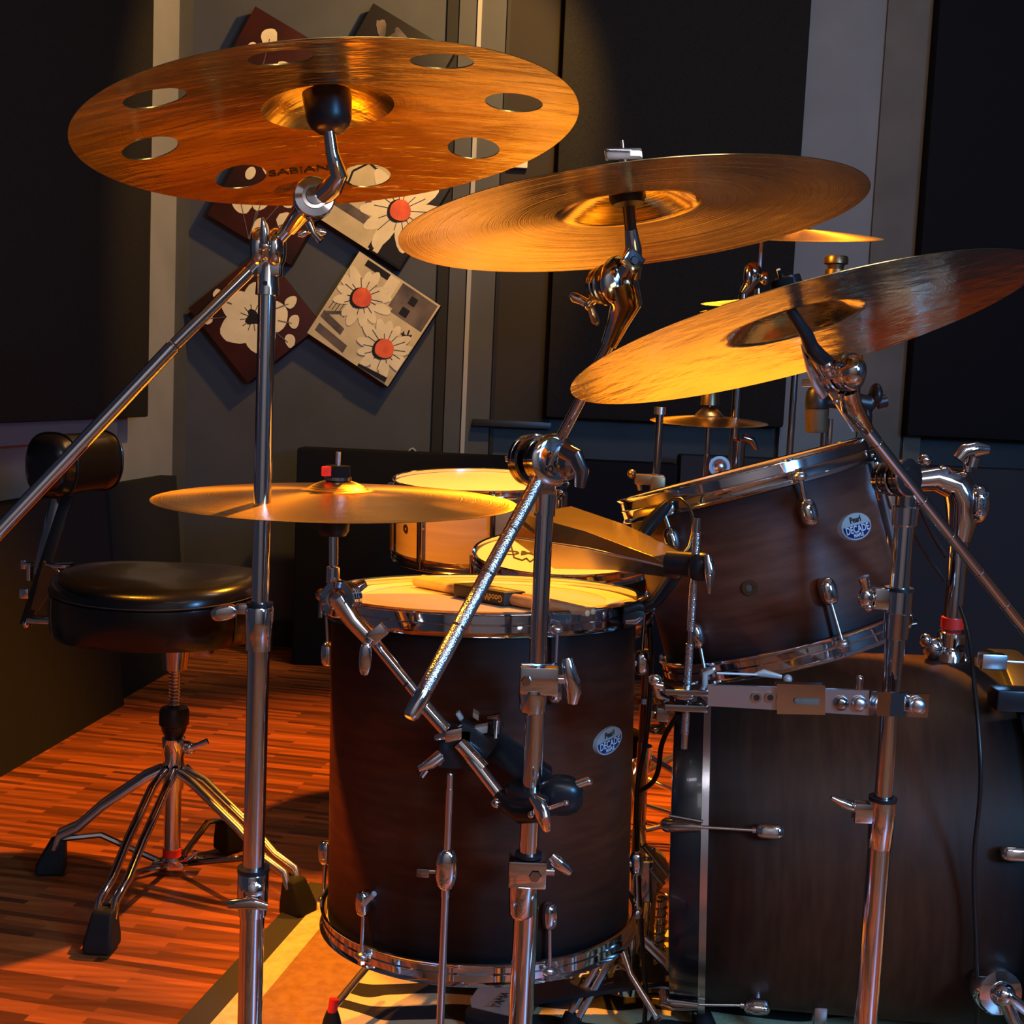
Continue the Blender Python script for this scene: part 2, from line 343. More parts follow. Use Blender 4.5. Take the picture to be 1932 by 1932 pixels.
mesh('trim_4', MB().tube(V((XB(345), YB-.012, 0)), V((XB(345), YB-.012, 2.7)), .0045, n=8), LINE, kind='structure')
def bstrip(n, a, b, th, m, z0=0, z1=2.7): return mesh('trim_%d' % n, MB().abox(XB(a), XB(b), YB-th, YB, z0, z1), m, kind='structure')
bstrip(5, 846, 869, .012, DRK); bstrip(6, 869, 903, .02, WALL); bstrip(7, 903, 911, .03, LINE); bstrip(8, 911, 959, .02, WALL); bstrip(9, 959, 966, .03, BLACKP)
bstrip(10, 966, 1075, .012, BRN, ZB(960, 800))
bstrip(11, 1520, 1668, .04, PALE); bstrip(12, 1668, 1752, .055, PALE2); bstrip(13, 1752, 1757, .05, BLACKP); bstrip(14, 1757, 1790, .06, PALE2)
mesh('baseboard_back', MB().abox(-1.12, 2.3, YB-.015, YB, 0, .09), BRN, kind='structure')
def panel(mb, m, label, cat='acoustic panel', name='acoustic_panel', group=None): return mesh(name, mb, m, label=label, cat=cat, group=group)
panel(lwbox(1.5, 3.63, .07, .79, 2.62, .008, off=.02), FOAM, 'large charcoal fabric acoustic panel on left wall beside pale pillar')
panel(MB().abox(XB(1066, 0, 4.08), XB(1530, 0, 4.08), 4.06, YB-.013, ZB(1250, 797, 4.08), 2.62, .012), FOAM, 'wide charcoal acoustic panel on back wall right of the paintings')
panel(MB().abox(XB(1768, 0, 4.05), 2.2, 4.02, YB-.06, ZB(1800, 826, 4.05), 2.62, .012), FOAMB, 'black acoustic panel on back wall at far right edge')
def leaning(t0, t1, o0, o1, h, th, m, label):
    a, b = LW(t0), LW(t1); mb = MB(); e = LN*th
    q = [a+LN*o0, b+LN*o0, b+LN*o1+Z*h, a+LN*o1+Z*h]; mb.prism(q, e)
    return panel(mb, m, label)
leaning(2.2, 3.33, .10, .035, .60, .06, FOAMG, 'grey foam panel leaning on left wall, nearer to the camera')
leaning(3.38, 3.86, .08, .035, .60, .05, FOAMG, 'grey foam panel leaning on left wall beside the corner behind throne')
panel(MB().abox(XB(560, 1000, 3.92), XB(1270, 1000, 3.92), 3.88, 3.98, 0, .705, .01), FOAMB, 'low black panel standing along back wall behind the wooden snare')
panel(MB().abox(XB(1275, 1000, 3.92), 2.2, 3.9, 4.0, 0, .735, .01), mat('slate_fabric', (.035, .038, .046), .9, bump=(300, .3, .002), spec=.03), 'low slate grey panel standing along back wall behind tom holder')
mesh('wall_rail', MB().abox(XB(892, 795), XB(1040, 795), YB-.05, YB-.013, ZB(900, 803), ZB(900, 790), .003), BLK, label='short thin black rail on back wall below the wide panel', cat='rail')
sw = mesh('light_switch', MB().abox(XB(958, 300), XB(996, 300), YB-.034, YB-.02, ZB(980, 320), ZB(980, 262), .004), mat('ivory_plastic', (.65, .55, .36), .4), label='ivory light switch plate on back wall behind holed cymbal tip', cat='light switch')
mesh('switch_rocker', MB().abox(XB(970, 300), XB(984, 300), YB-.038, YB-.034, ZB(980, 302), ZB(980, 280), .001), CREAM, sw)
hk = MB(); c = P(778, 853, YB-.012); hk.lathe([(.010, -.002), (.014, -.002), (.014, .002), (.010, .002)], c, YY, 20, True); hk.tube(c+Z*.012, c+Z*.012+YY*.012, .003, n=8)
mesh('wall_hook', hk, SILV, label='tiny metal ring hook on grey wall above black panel', cat='hook')
# ------------------------------------------------------------------ paintings
def painting(corners, kind, label):
    # corners in pixels: top, right, bottom, left
    Y = YB-.03
    c = [P(x, y, Y) for x, y in corners]; ctr = sum(c, V())/4
    # keep it a true square in the wall plane
    ux = ((c[1]-c[0])+(c[2]-c[3])).normalized(); ux.y = 0; ux.normalize(); uz = V((-ux.z, 0, ux.x)); uz = -uz if uz.z > 0 else uz   # uz: from top edge down
    L_ = sum((c[(i+1) % 4]-c[i]).length for i in range(4))/4; h = L_/2
    mb = MB(); mb.box(ctr, ux*h, uz*h, YY*.028, .002, 0)
    yf = ctr.y-.0292
    k = [0]
    def pt(u, v, e=0):  # u right 0..1, v down 0..1
        q = ctr + ux*((u-.5)*2*h) + uz*((v-.5)*2*h); q.y = yf - .00006*k[0]; return q
    def blob(u, v, ru, rv, ang=0, mi=1, n=20, wob=0, seed=0):
        k[0] += 1; rnd = random.Random(seed); a = math.radians(ang); pts = []
        for i in range(n):
            t = 2*PI*i/n; rr = 1+wob*math.sin(3*t+seed)+wob*.5*rnd.uniform(-1, 1)
            x = ru*math.cos(t)*rr; y = rv*math.sin(t)*rr
            uu = min(.995, max(.005, u+x*math.cos(a)-y*math.sin(a))); vv = min(.995, max(.005, v+x*math.sin(a)+y*math.cos(a)))
            pts.append(pt(uu, vv))
        mb.poly(pts, mi)
    def line(pts, wdt, mi):
        k[0] += 1
        for (a, b), (c2, d) in zip(pts[:-1], pts[1:]):
            dx, dy = c2-a, d-b; l = math.hypot(dx, dy) or 1; nx, ny = -dy/l*wdt/2, dx/l*wdt/2
            cl = lambda t: min(.995, max(.005, t))
            mb.poly([pt(cl(a+nx), cl(b+ny)), pt(cl(c2+nx), cl(d+ny)), pt(cl(c2-nx), cl(d-ny)), pt(cl(a-nx), cl(b-ny))], mi)
    def quad(u0, v0, u1, v1, mi, skew=0):
        k[0] += 1; mb.poly([pt(u0, v0), pt(u1, v0+skew), pt(u1, v1+skew), pt(u0, v1)], mi)
    def daisy(u, v, r, n=13, seed=0, rc=.10):
        rnd = random.Random(seed)
        for i in range(n):
            a = 360*i/n+rnd.uniform(-6, 6); rr = r*rnd.uniform(.86, 1.05); t = math.radians(a)
            blob(u+math.cos(t)*rr*.55, v+math.sin(t)*rr*.55, rr*.5, rr*.185, a, 1, 14)
        for i in range(14):
            a = 2*PI*i/14+rnd.uniform(-.1, .1); l = r*rnd.uniform(.45, .75)
            line([(u+math.cos(a)*rc*.9, v+math.sin(a)*rc*.9), (u+math.cos(a)*l, v+math.sin(a)*l)], .007, 2)
        blob(u-.012, v+.02, rc*1.12, rc*1.08, 0, 2, 18, .05, 2); blob(u, v, rc, rc, 0, 3, 20, .04, 1)
    if kind == 'poppy':
        for i, (a, rr) in enumerate([(20, .25), (95, .24), (165, .26), (235, .24), (305, .25)]):
            t = math.radians(a); blob(.50+math.cos(t)*.19, .52+math.sin(t)*.19, .19, .17, a, 1, 22, .05, i)
        blob(.5, .52, .085, .075, 0, 2, 14, .25, 3)
        for a in range(0, 360, 30): line([(.5, .52), (.5+.14*math.cos(math.radians(a)), .52+.14*math.sin(math.radians(a)))], .008, 2)
        for u, v, a in ((.80, .20, 50), (.93, .36, 30), (.62, .10, 80), (.10, .66, 10), (.2, .9, 20)):
            blob(u, v, .075, .055, a, 1, 16, .06, int(u*90))
            line([(u, v+.03), (.5+(u-.5)*.62, .52+(v-.52)*.6)], .012, 4)
    elif kind == 'sprig':
        for u, v, a in ((.30, .22, 60), (.62, .42, 20), (.42, .58, 120), (.75, .65, 40), (.25, .72, 0), (.55, .85, 80)):
            blob(u, v, .12, .085, a, 1, 18, .1, int(u*70)); line([(u, v), (.5, .99)], .010, 4)
        blob(.18, .40, .07, .05, 90, 1)
    elif kind == 'daisy_two':
        quad(.0, .0, 1, 1, 5)
        quad(0.55, .02, .98, .30, 4); quad(.60, .05, .98, .34, 4); quad(.70, .08, .78, .17, 2); quad(.68, .22, .77, .31, 2)
        quad(.02, .70, .30, .78, 4, .05); quad(.05, .84, .42, .93, 4, .04); quad(.12, .02, .40, .09, 2); quad(.40, .02, .52, .30, 1)
        for i in range(7): line([(.06+i*.035, .50), (.05+i*.035, .66)], .007, 2)
        for i in range(12): line([(.80+.14*random.random(), .38+.2*random.random()), (.82+.14*random.random(), .42+.2*random.random())], .016, 2)
        line([(.04, .72), (.30, .55)], .03, 4)
        daisy(.28, .38, .31, seed=1); daisy(.76, .69, .31, seed=2); line([(.62, .99), (.95, .95)], .05, 2)
    elif kind == 'daisy_swirl':
        quad(.0, .0, .62, 1, 5); quad(.02, .52, .55, .58, 2); quad(.02, .70, .5, .80, 4); quad(.60, .62, .98, .98, 2); quad(.66, .70, .72, .98, 1)
        pts = [(.10, .62), (.06, .40), (.16, .24), (.30, .26), (.36, .40), (.38, .52)]; line(pts, .022, 2); blob(.38, .56, .05, .09, 0, 4)
        daisy(.69, .475, .45, 12, 4, .11)
        blob(.10, .12, .2, .1, 20, 1)
    elif kind == 'mono':
        for i in range(9): blob(random.uniform(.1, .9), random.uniform(.1, .9), .12, .05, random.uniform(0, 180), 4, 16, .2, i)
        daisy(.70, .66, .28, 10, 6, .07)
        for i in range(6): line([(.15+.1*i, .75), (.18+.1*i, .98)], .03, 1)
    base = {'poppy': MAROON, 'sprig': MAROON, 'mono': BLACKP, 'daisy_two': BLACKP, 'daisy_swirl': BLACKP}[kind]
    mesh('canvas_painting', mb, [base, CREAM, BLACKP, ORANGEP, BROWNP, CREAMD], frame_=M.Translation(ctr), sharp=20, label=label, cat='painting', group='flower paintings on the back wall')
painting([(488, 18), (640, 108), (550, 262), (398, 172)], 'sprig', 'dark red canvas with cream buds at top left of painting group')
painting([(706, 12), (860, 104), (770, 257), (618, 165)], 'mono', 'dark monochrome canvas at top right of painting group behind holed cymbal')
painting([(484, 250), (640, 345), (552, 502), (393, 405)], 'sprig', 'maroon canvas with pale leaves behind the left chrome tilter')
painting([(700, 258), (852, 352), (748, 512), (604, 415)], 'daisy_swirl', 'daisy and swirl canvas between the two upper cymbals')
painting([(492, 466), (601, 602), (475, 732), (366, 592)], 'poppy', 'maroon canvas with large cream poppy behind left stand pole')
painting([(680, 480), (830, 572), (735, 735), (583, 625)], 'daisy_two', 'cream canvas with two orange centred daisies, lowest on the right')
# ------------------------------------------------------------------ rug
def rug():
    a = F(545, 1716); b = F(345, 1932); d = (b-a).normalized(); n = V((-d.y, d.x, 0)); n = n if n.x > 0 else -n
    c0 = a - d*.10; c1 = a + d*.45
    # far edge runs behind the drum kit
    def strip(o0, o1, z, mi, mb): mb.prism([c0+n*o0, c1+n*o0, c1+n*o1, c0+n*o1], Z*z, mi)
    r = empty('zebra_rug', c0, label='zebra patterned rug with dark edge and cream stripe under the floor tom', cat='rug')
    mb = MB(); strip(0, .045, .010, 0, mb); mesh('border', mb, RUGE, r)
    mb = MB(); strip(.045, .085, .011, 0, mb); mesh('stripe', mb, RUGY, r)
    mb = MB(); strip(.085, .20, .0105, 0, mb); mesh('band', mb, RUGT, r)
    mb = MB(); strip(.20, 1.9, .011, 0, mb); mesh('field', mb, RUG, r)
rug()
# ------------------------------------------------------------------ hardware helpers
def vert(px, py, Y):
    q = P(px, py, Y); return lambda y: V((q.x, q.y, zat(y, q)))
def zat(y, q):
    # height on the vertical line through q seen at pixel row y
    lo, hi = -3.0, 4.0
    for _ in range(50):
        m = (lo+hi)/2; p = project(V((q.x, q.y, m)))
        if p[1] > y: lo = m
        else: hi = m
    return (lo+hi)/2
def wing(mb, c, ax, up, k=1.0, mi=0):
    """T-shaped wing bolt: screw along ax, wings along +-up"""
    ax = ax.normalized(); up = (up-ax*up.dot(ax)).normalized(); sd = ax.cross(up)
    mb.tube(c-ax*.010*k, c+ax*.012*k, .0042*k, n=12, mi=mi)
    mb.ell(c+ax*.014*k, ax*.006*k, up*.007*k, sd*.006*k, 14, 8, mi=mi)
    for sg in (1, -1):
        mb.path([c+ax*.013*k, c+ax*.016*k+up*sg*.009*k, c+ax*.020*k+up*sg*.018*k, c+ax*.021*k+up*sg*.024*k], [.0052*k, .0050*k, .0058*k, .0025*k], 12, mi, .62)
def lever(mb, c, d, ax, L, w_, mi=0):
    """one sided key handle, flat paddle from c along d"""
    d = d.normalized(); ax = (ax-d*ax.dot(d)).normalized(); sd = ax.cross(d)
    mb.ell(c+d*L*.5, d*L*.56, sd*w_*.5, ax*w_*.28, 16, 10, mi=mi, pw=.7); mb.tube(c-ax*w_*.1, c-ax*w_*.9, w_*.28, n=12, mi=mi)
def ratchet(mb, c, ax, r, th, mi=0):
    mb.lathe([(0, -th), (r*.6, -th), (r*.62, -th*.82), (r*.93, -th*.8), (r, -th*.62), (r, -.12*th), (r*.9, -.05*th), (r*.9, .05*th), (r, .12*th), (r, th*.62), (r*.93, th*.8), (r*.55, th*.86), (r*.5, th), (0, th)], c, ax, 40, mi=mi)
def tripod(parent, x, y, h, rad, ang, r=.009):
    if y < 1.5: h = .135; rad = .26
    c = V((x, y, 0)); mb = MB(); mb.tube(c+Z*(h-.03), c+Z*(h+.012), .021); mb.tube(c+Z*.045, c+Z*.075, .019); mb.tube(c+Z*.05, c+Z*h, .0165); mesh('base_collar', mb, CH, parent)
    for k in range(3):
        a = math.radians(ang+120*k); d = V((math.cos(a), math.sin(a), 0)); sd = V((-d.y, d.x, 0))
        lg = MB()
        for o in (-.008, .008): lg.path([c+Z*(h-.012)+d*.018+sd*o, c+Z*(h*.72)+d*rad*.45+sd*o, c+d*rad*.95+Z*.03+sd*o], .005, 8)
        lg.path([c+Z*.06+d*.018, c+Z*(h*.45)+d*rad*.62], .005, 8)
        l = mesh('leg', lg, CHB, parent)
        mesh('rubber_foot', MB().path([c+d*rad*.90+Z*.042, c+d*rad*1.02+Z*.001], [.013, .019], 12), RUB, l)
# ---- cymbal
def cprof(r, R, rb, bow, bell):
    z = bow*(1-(r/R)**1.5)
    if r < rb: z += bell*(1-(r/rb)**2.3)
    return z
def cymbal(px, py, Y, a, ratio, deg, under, rbpx, m, label, name='cymbal', bow=.017, bell=.022, holes=None, group=None):
    c, n, xd, R = fitdisc(px, py, Y, a, ratio, deg, under); rb = rbpx*s(Y)
    fr = frame(c, n, xd); rs = []
    r = .006
    while r < rb: rs.append(r); r += rb/14
    k = 26
    rs += [rb+(R-rb)*i/k for i in range(k+1)]
    th = .0011
    top = [(r, cprof(r, R, rb, bow, bell)+th*(1 if r < R*.97 else .5)) for r in rs]; bot = [(r, cprof(r, R, rb, bow, bell)) for r in rs[::-1]]
    mb = MB().lathe(top+bot, fr.translation, n, 160, True, xd=xd)
    o = mesh(name, mb, m, frame_=fr, label=label, cat='cymbal', group=group, sharp=50)
    if holes:
        base, hr, rad = holes; cut = MB()
        for i in range(8):
            t = math.radians(base+45*i); q = fr @ V((math.cos(t)*rad*R, math.sin(t)*rad*R, 0)); cut.tube(q-n*.05, q+n*.08, hr*s(Y), n=72)
        co = mesh('cutter', cut, m); md = o.modifiers.new('holes', 'BOOLEAN'); md.object = co; md.operation = 'DIFFERENCE'; md.solver = 'EXACT'
        dg = bpy.context.evaluated_depsgraph_get(); me = bpy.data.meshes.new_from_object(o.evaluated_get(dg)); o.modifiers.clear(); me.set_sharp_from_angle(angle=math.radians(25)); o.data = me
        bpy.data.objects.remove(co)
    return o, fr, R, rb
# ------------------------------------------------------------------ cymbals
def knobtop(fr, h0):  # point above the bell on the rod
    return fr @ V((0, 0, h0))
cy1, f1, R1, rb1 = cymbal(610, 229, 1.24, 483, .325, 3.2, True, 122, CY1, 'large amber raw bronze cymbal with eight round holes, on left stand', holes=(-11, 52, .745), bow=.034, bell=.024)
cy2, f2, R2, rb2 = cymbal(1197, 402, 1.17, 449, .217, 7.0, True, 128, CY2, 'polished cymbal in the centre top under a bright wing nut', bow=.016, bell=.022)
cy3, f3, R3_, rb3 = cymbal(1520, 616, 1.16, 460, .180, 15.5, True, 130, CY3, 'brilliant hammered cymbal tilted up to the right edge', bow=.016, bell=.022)
cy4, f4, R4, rb4 = cymbal(629, 950, 1.42, 347, .108, -1.0, False, 62, CY4, 'flat golden crash cymbal level above the throne side of floor tom', bow=.012, bell=.012)
def textproj(fr, R, rb, bow, bell, off):
    inv = fr.inverted()
    def g(w_):
        q = inv @ w_; r = math.hypot(q.x, q.y); q.z = cprof(r, R, rb, bow, bell)+off; return fr @ q
    return g
def cymtext(o, fr, R, rb, bow, bell, px, py, s_, size, off, nm, sx=1, under=True):
    # letters read from below: mirrored x about the disc
    d = ray(px, py); c = V((0, 0, H)); n = fr.to_3x3() @ Z; t = (fr.translation + n*bow*.5 - c).dot(n)/d.dot(n); q = c + d*t
    xd = (fr.to_3x3() @ X); tf = frame(q, -n if under else n, xd)
    return text(nm, s_, INK, o, tf, size, .00005, textproj(fr, R, rb, bow, bell, off), sx=sx, bold=.0002)
cymtext(cy1, f1, R1, rb1, .034, .024, 564, 320, 'SABIAN', .0192, -.0006, 'lettering', 1.05)
lw = MB()
inv1 = f1.inverted(); d = ray(553, 345); n_ = f1.to_3x3() @ Z; t_ = (f1.translation+n_*.014-V((0, 0, H))).dot(n_)/d.dot(n_); q0 = inv1 @ (V((0, 0, H))+d*t_)
for k in range(7):
    pts = []
    for i in range(13):
        a = PI*i/12; rr = .0045+.0026*k
        qx = q0.x+rr*math.cos(a)*1.1; qy = q0.y+.008-rr*math.sin(a)*.9
        pts.append((qx, qy))
    for (x0, y0), (x1, y1) in zip(pts[:-1], pts[1:]):
        def W(x, y): return f1 @ V((x, y, cprof(math.hypot(x, y), R1, rb1, .034, .024)-.0006))
        dx, dy = x1-x0, y1-y0; l = math.hypot(dx, dy); nx, ny = -dy/l*.0005, dx/l*.0005
        lw.poly([W(x0+nx, y0+ny), W(x1+nx, y1+ny), W(x1-nx, y1-ny), W(x0-nx, y0-ny)])
mesh('ring_emblem', lw, INK, cy1)
# ------------------------------------------------------------------ left stand
def stand(base_px, Yd, label):
    q = P(*base_px, Yd); e = empty('cymbal_stand', (q.x, q.y, 0), label=label, cat='cymbal stand'); return e, q, (lambda y: V((q.x, q.y, zat(y, q))))
def clamp_block(mb, c, w_, d_, h_): mb.box(c, X*w_, YY*d_, Z*h_, .003)
st, q, A = stand((503, 600), 1.31, 'tall chrome cymbal stand at left holding the cymbal with holes')
k = s(1.31)
mesh('upper_tube', MB().tube(A(556), A(1150), 16.5*k), CH, st)
mesh('middle_tube', MB().tube(A(1225), A(1645), 21*k), CH, st)
mesh('lower_tube', MB().tube(A(1660), V((q.x, q.y, .05)), 24*k), CH, st)
tripod(st, q.x, q.y, .20, .33, 20)
mb = MB(); c0 = A(1187); mb.lathe([(17*k, -42*k), (25*k, -40*k), (26*k, -12*k), (27*k, -9*k), (27*k, 38*k), (25*k, 44*k), (17*k, 46*k)], c0, Z, 32)
cl = mesh('height_collar', mb, CH, st)
mesh('grip_ring', MB().lathe([(16*k, -3*k), (25*k, -3*k), (25*k, 4*k), (16*k, 4*k)], A(1140), Z, 32, True), BLK, cl)
mb = MB(); mb.box(A(1150)-X*32*k, X*12*k, YY*9*k, Z*10*k, .002); lever(mb, A(1152)-X*44*k-YY*4*k, V((-1, -.1, -.25)), V((0, -1, 0)), 46*k, 30*k); mesh('wing_bolt', mb, CH, cl)
mb = MB(); c0 = A(1672); mb.lathe([(21*k, -62*k), (27*k, -58*k), (30*k, -20*k), (30*k, 26*k), (28*k, 30*k), (20*k, 30*k)], c0, Z, 32)
cl = mesh('lower_collar', mb, CH, st)
mesh('grip_ring', MB().lathe([(20*k, -4*k), (31*k, -4*k), (31*k, 5*k), (20*k, 5*k)], A(1640), Z, 32, True), BLK, cl)
mb = MB(); mb.lathe([(0, 0), (16*k, 0), (17*k, 12*k), (8*k, 16*k), (0, 17*k)], A(1668)-YY*28*k+X*8*k, V((.2, -1, .1)), 24)
mb.path([A(1690)-YY*46*k+X*38*k, A(1684)-YY*48*k+X*8*k, A(1690)-YY*44*k-X*38*k], [8*k, 12*k, 9*k], 14, flat=.7); mesh('wing_bolt', mb, CH, cl)
mb = MB()
for y_ in (585, 830, 912, 935): mb.ball(A(y_)-YY*15.6*k, 2.2*k)
# tilter on the pole
mb = MB(); tc = A(468)
mb.lathe([(16*k, -88*k), (22*k, -86*k), (19*k, -30*k), (15*k, -18*k)], tc, Z, 28)
for o in (-1, 1): mb.ell(tc+X*o*15*k, X*17*k, YY*34*k, Z*37*k, 30, 16, pw=.8)
ratchet(mb, tc, X, 31*k, 20*k)
mb.box(tc-Z*30*k, X*26*k, YY*18*k, Z*22*k, 6*k)
tl = mesh('tilter', mb, CH, st)
mesh('screw_hole', MB().tube(A(536)-YY*22*k, A(536)-YY*19*k, 4.5*k), BLK, tl)
mb = MB(); mb.ell(tc-YY*36*k, X*9*k, YY*5*k, Z*9*k); mb.path([tc-YY*36*k+Z*4*k, tc-YY*42*k+Z*26*k, tc-YY*42*k+Z*50*k-X*3*k], [8*k, 7*k, 2.5*k], 12, flat=.7); mesh('wing_bolt', mb, CH, tl)
# boom arm
b0 = P(-70, 1075, 1.20); b1 = P(330, 650, 1.275); b2 = P(470, 512, 1.305); b3 = P(560, 412, 1.30)
mb = MB(); mb.tube(b2+(b2-b1)*.02, b3, 12*k); mb.tube(b1, b2, 11.5*k)
mb.tube(b1-(b2-b1).normalized()*6*k, b1-(b2-b1).normalized()*3*k, 11*k)
bm_ = mesh('boom_arm', mb, CH, st)
mb = MB(); u = (b0-b1).normalized(); mb.tube(b1+u*7*k, b0, 13.2*k)
mesh('knurled_tail', mb, CH, bm_)
mb = MB(); t2 = P(592, 374, 1.27)
ratchet(mb, t2, V((.25, -1, .1)), 37*k, 17*k)
ratchet(mb, t2+V((.25, -1, .1)).normalized()*-26*k, V((.25, -1, .1)), 34*k, 10*k)
mb.path([t2, P(566, 404, 1.29), P(545, 432, 1.30)], [22*k, 17*k, 14*k], 16)
mb.path([t2+X*10*k, P(628, 352, 1.26), P(640, 330, 1.25), P(627, 290, 1.245), P(620, 235, 1.24)], [19*k, 19*k, 16*k, 12*k, 10*k], 16)
t_ = mesh('upper_tilter', mb, CH, st)
mesh('pivot_cap', MB().lathe([(0, 3*k), (15*k, 2*k), (16*k, 0), (22*k, 0), (22*k, -2*k), (0, -2*k)], t2+V((.25, -1, .1)).normalized()*19*k, V((.25, -1, .1)), 28), CHD, t_)
mb = MB(); wing(mb, P(585, 420, 1.27), V((.25, -.3, -1)), V((1, .1, -.3)), .6); mb.path([P(583, 420, 1.26), P(592, 440, 1.26), P(606, 455, 1.26)], [7*k, 5*k, 6.5*k], 12); mesh('wing_bolt', mb, CH, t_)
seat = f1 @ V((0, 0, .040)); nn = f1.to_3x3() @ Z
mb = MB(); mb.lathe([(0, -62*k), (22*k, -60*k), (34*k, -50*k), (39*k, -38*k), (42*k, -10*k), (43*k, 8*k), (0, 9*k)], seat, nn, 30)
cs = mesh('cymbal_seat', mb, BLK, st)
mb = MB(); mb.tube(seat+nn*.03, seat-nn*.01, 3*k); mb.tube(seat+nn*.004, seat+nn*.018, .012); mesh('top_felt', mb, FELT, cs)
# ------------------------------------------------------------------ centre stand
st, q, A = stand((1029, 940), 1.31, 'chrome boom cymbal stand in the centre in front of floor tom')
k = s(1.31)
mesh('upper_tube', MB().tube(A(930), A(1250), 17*k), CH, st)
mesh('middle_tube', MB().tube(A(1330), A(1612), 19*k), CH, st)
mesh('lower_tube', MB().tube(A(1660), V((q.x, q.y, .05)), 24*k), CH, st)
tripod(st, q.x, q.y, .20, .33, 75)
mesh('top_collar', MB().lathe([(17*k, -25*k), (20*k, -25*k), (21*k, 24*k), (17*k, 27*k)], A(948), Z, 32), CH, st)
mb = MB(); c0 = A(1280); mb.box(c0+X*4*k, X*37*k, YY*26*k, Z*27*k, 4*k); mb.lathe([(20*k, -68*k), (25*k, -64*k), (29*k, -28*k), (28*k, -20*k)], c0-X*5*k, Z, 30)
cl = mesh('height_clamp', mb, CH, st)
mesh('hex_bolt', MB().lathe([(0, 4*k), (9*k, 4*k), (11*k, 0), (0, 0)], c0-X*20*k-YY*26*k, -YY, 6), CHD, cl)
mb = MB(); mb.tube(c0+X*40*k, c0+X*60*k, 9*k); mb.path([c0+X*56*k+Z*42*k, c0+X*60*k+Z*20*k-YY*4*k, c0+X*68*k-Z*2*k, c0+X*72*k-Z*24*k, c0+X*70*k-Z*46*k], [11*k, 15*k, 17*k, 16*k, 10*k], 14, flat=.8)
mesh('wing_bolt', mb, CH, cl)
mb = MB(); c0 = A(1642); mb.box(c0-X*1*k, X*37*k, YY*28*k, Z*27*k, 4*k); mb.lathe([(24*k, -92*k), (28*k, -84*k), (30*k, -25*k)], c0-X*6*k, Z, 30)
cl = mesh('lower_clamp', mb, CH, st)
mesh('hex_bolt', MB().lathe([(0, 4*k), (11*k, 4*k), (13*k, 0), (0, 0)], c0+X*14*k-YY*28*k, -YY, 6), CHD, cl)
mesh('grip_ring', MB().lathe([(18*k, -3*k), (26*k, -3*k), (26*k, 4*k), (18*k, 4*k)], A(1612), Z, 32, True), BLK, cl)
mb = MB(); mb.tube(c0+X*34*k, c0+X*52*k, 8*k); mb.path([c0+X*44*k+Z*32*k, c0+X*54*k+Z*22*k, c0+X*66*k+Z*12*k, c0+X*84*k-Z*2*k], [9*k, 13*k, 13*k, 7*k], 14, flat=.7); mesh('wing_bolt', mb, CH, cl)
# main tilter
ax = V((.48, -.87, .08)).normalized(); tc = P(1024, 868, 1.31)
mb = MB(); mb.tube(A(955), A(900), 19*k)
for o, r_, th in ((-34, 50, 22), (14, 44, 20)): ratchet(mb, tc+ax*o*k, ax, r_*k, th*k)
mb.box(tc-Z*42*k, X*26*k, YY*24*k, Z*22*k, 6*k)
tl = mesh('tilter', mb, CHD, st)
dc = tc+ax*44*k; mb = MB(); mb.lathe([(0, 7*k), (34*k, 6*k), (46*k, 3*k), (49*k, 0), (49*k, -8*k), (0, -9*k)], dc, ax, 48); dk = mesh('round_cap', mb, CH, tl)
xx = ax.cross(Z).normalized()*-1; xx = -xx if xx.x < 0 else xx; yy = ax.cross(xx); yy = yy if yy.z > 0 else -yy
a_ = math.radians(62); ex = xx*math.cos(a_)+yy*math.sin(a_); ey = -xx*math.sin(a_)+yy*math.cos(a_)
mb = MB(); mb.ell(dc+ax*8*k, ex*33*k, ey*13*k, ax*2.5*k, 28, 8); lg = mesh('oval_emblem', mb, SILV, dk)
text('lettering', 'Pearl', CHD, dk, frame(dc+ax*10.8*k, ax, ex), .017, .0002)
mb = MB(); p0 = tc-ax*40*k; mb.tube(p0, p0-X*20*k, 8*k); mb.path([p0-X*10*k+Z*0*k, p0-X*34*k+Z*4*k, p0-X*52*k], [12*k, 9*k, 5*k], 12, flat=.6); mesh('wing_bolt', mb, CH, tl)
mb = MB(); p0 = tc+ax*40*k+X*20*k; mb.ell(P(1072, 875, 1.27), X*22*k, YY*18*k, Z*30*k); mb.path([P(1062, 850, 1.26), P(1085, 862, 1.25), P(1098, 890, 1.25), P(1094, 920, 1.25)], [16*k, 18*k, 14*k, 10*k], 14, flat=.7); mesh('wing_bolt', mb, CHD, tl)
# boom
p = [P(1048, 845, 1.30), P(1152, 645, 1.24)]; mb = MB(); mb.tube(p[0], p[1], 10*k); bm_ = mesh('boom_arm', mb, CH, st)
u = (P(773, 1355, 1.15)-P(1030, 880, 1.295)).normalized(); p0 = P(1030, 880, 1.295); p1 = P(773, 1355, 1.15); L_ = (p1-p0).length; mb = MB()
segs = [0, .27, .45, .66, .90]
for a, b in zip(segs[:-1], segs[1:]): mb.tube(p0+u*(L_*a+.0016), p0+u*(L_*b-.0012), 14*k)
mesh('knurled_tail', mb, KN, bm_)
mb = MB(); mb.tube(p0, p1-u*8*k, 13*k); mb.lathe([(12.8*k, 0), (14.5*k, 2*k), (14.5*k, L_*.088), (10*k, L_*.1), (0, L_*.1)], p0+u*L_*.90, u, 24); mesh('tail_core', mb, CH, bm_)
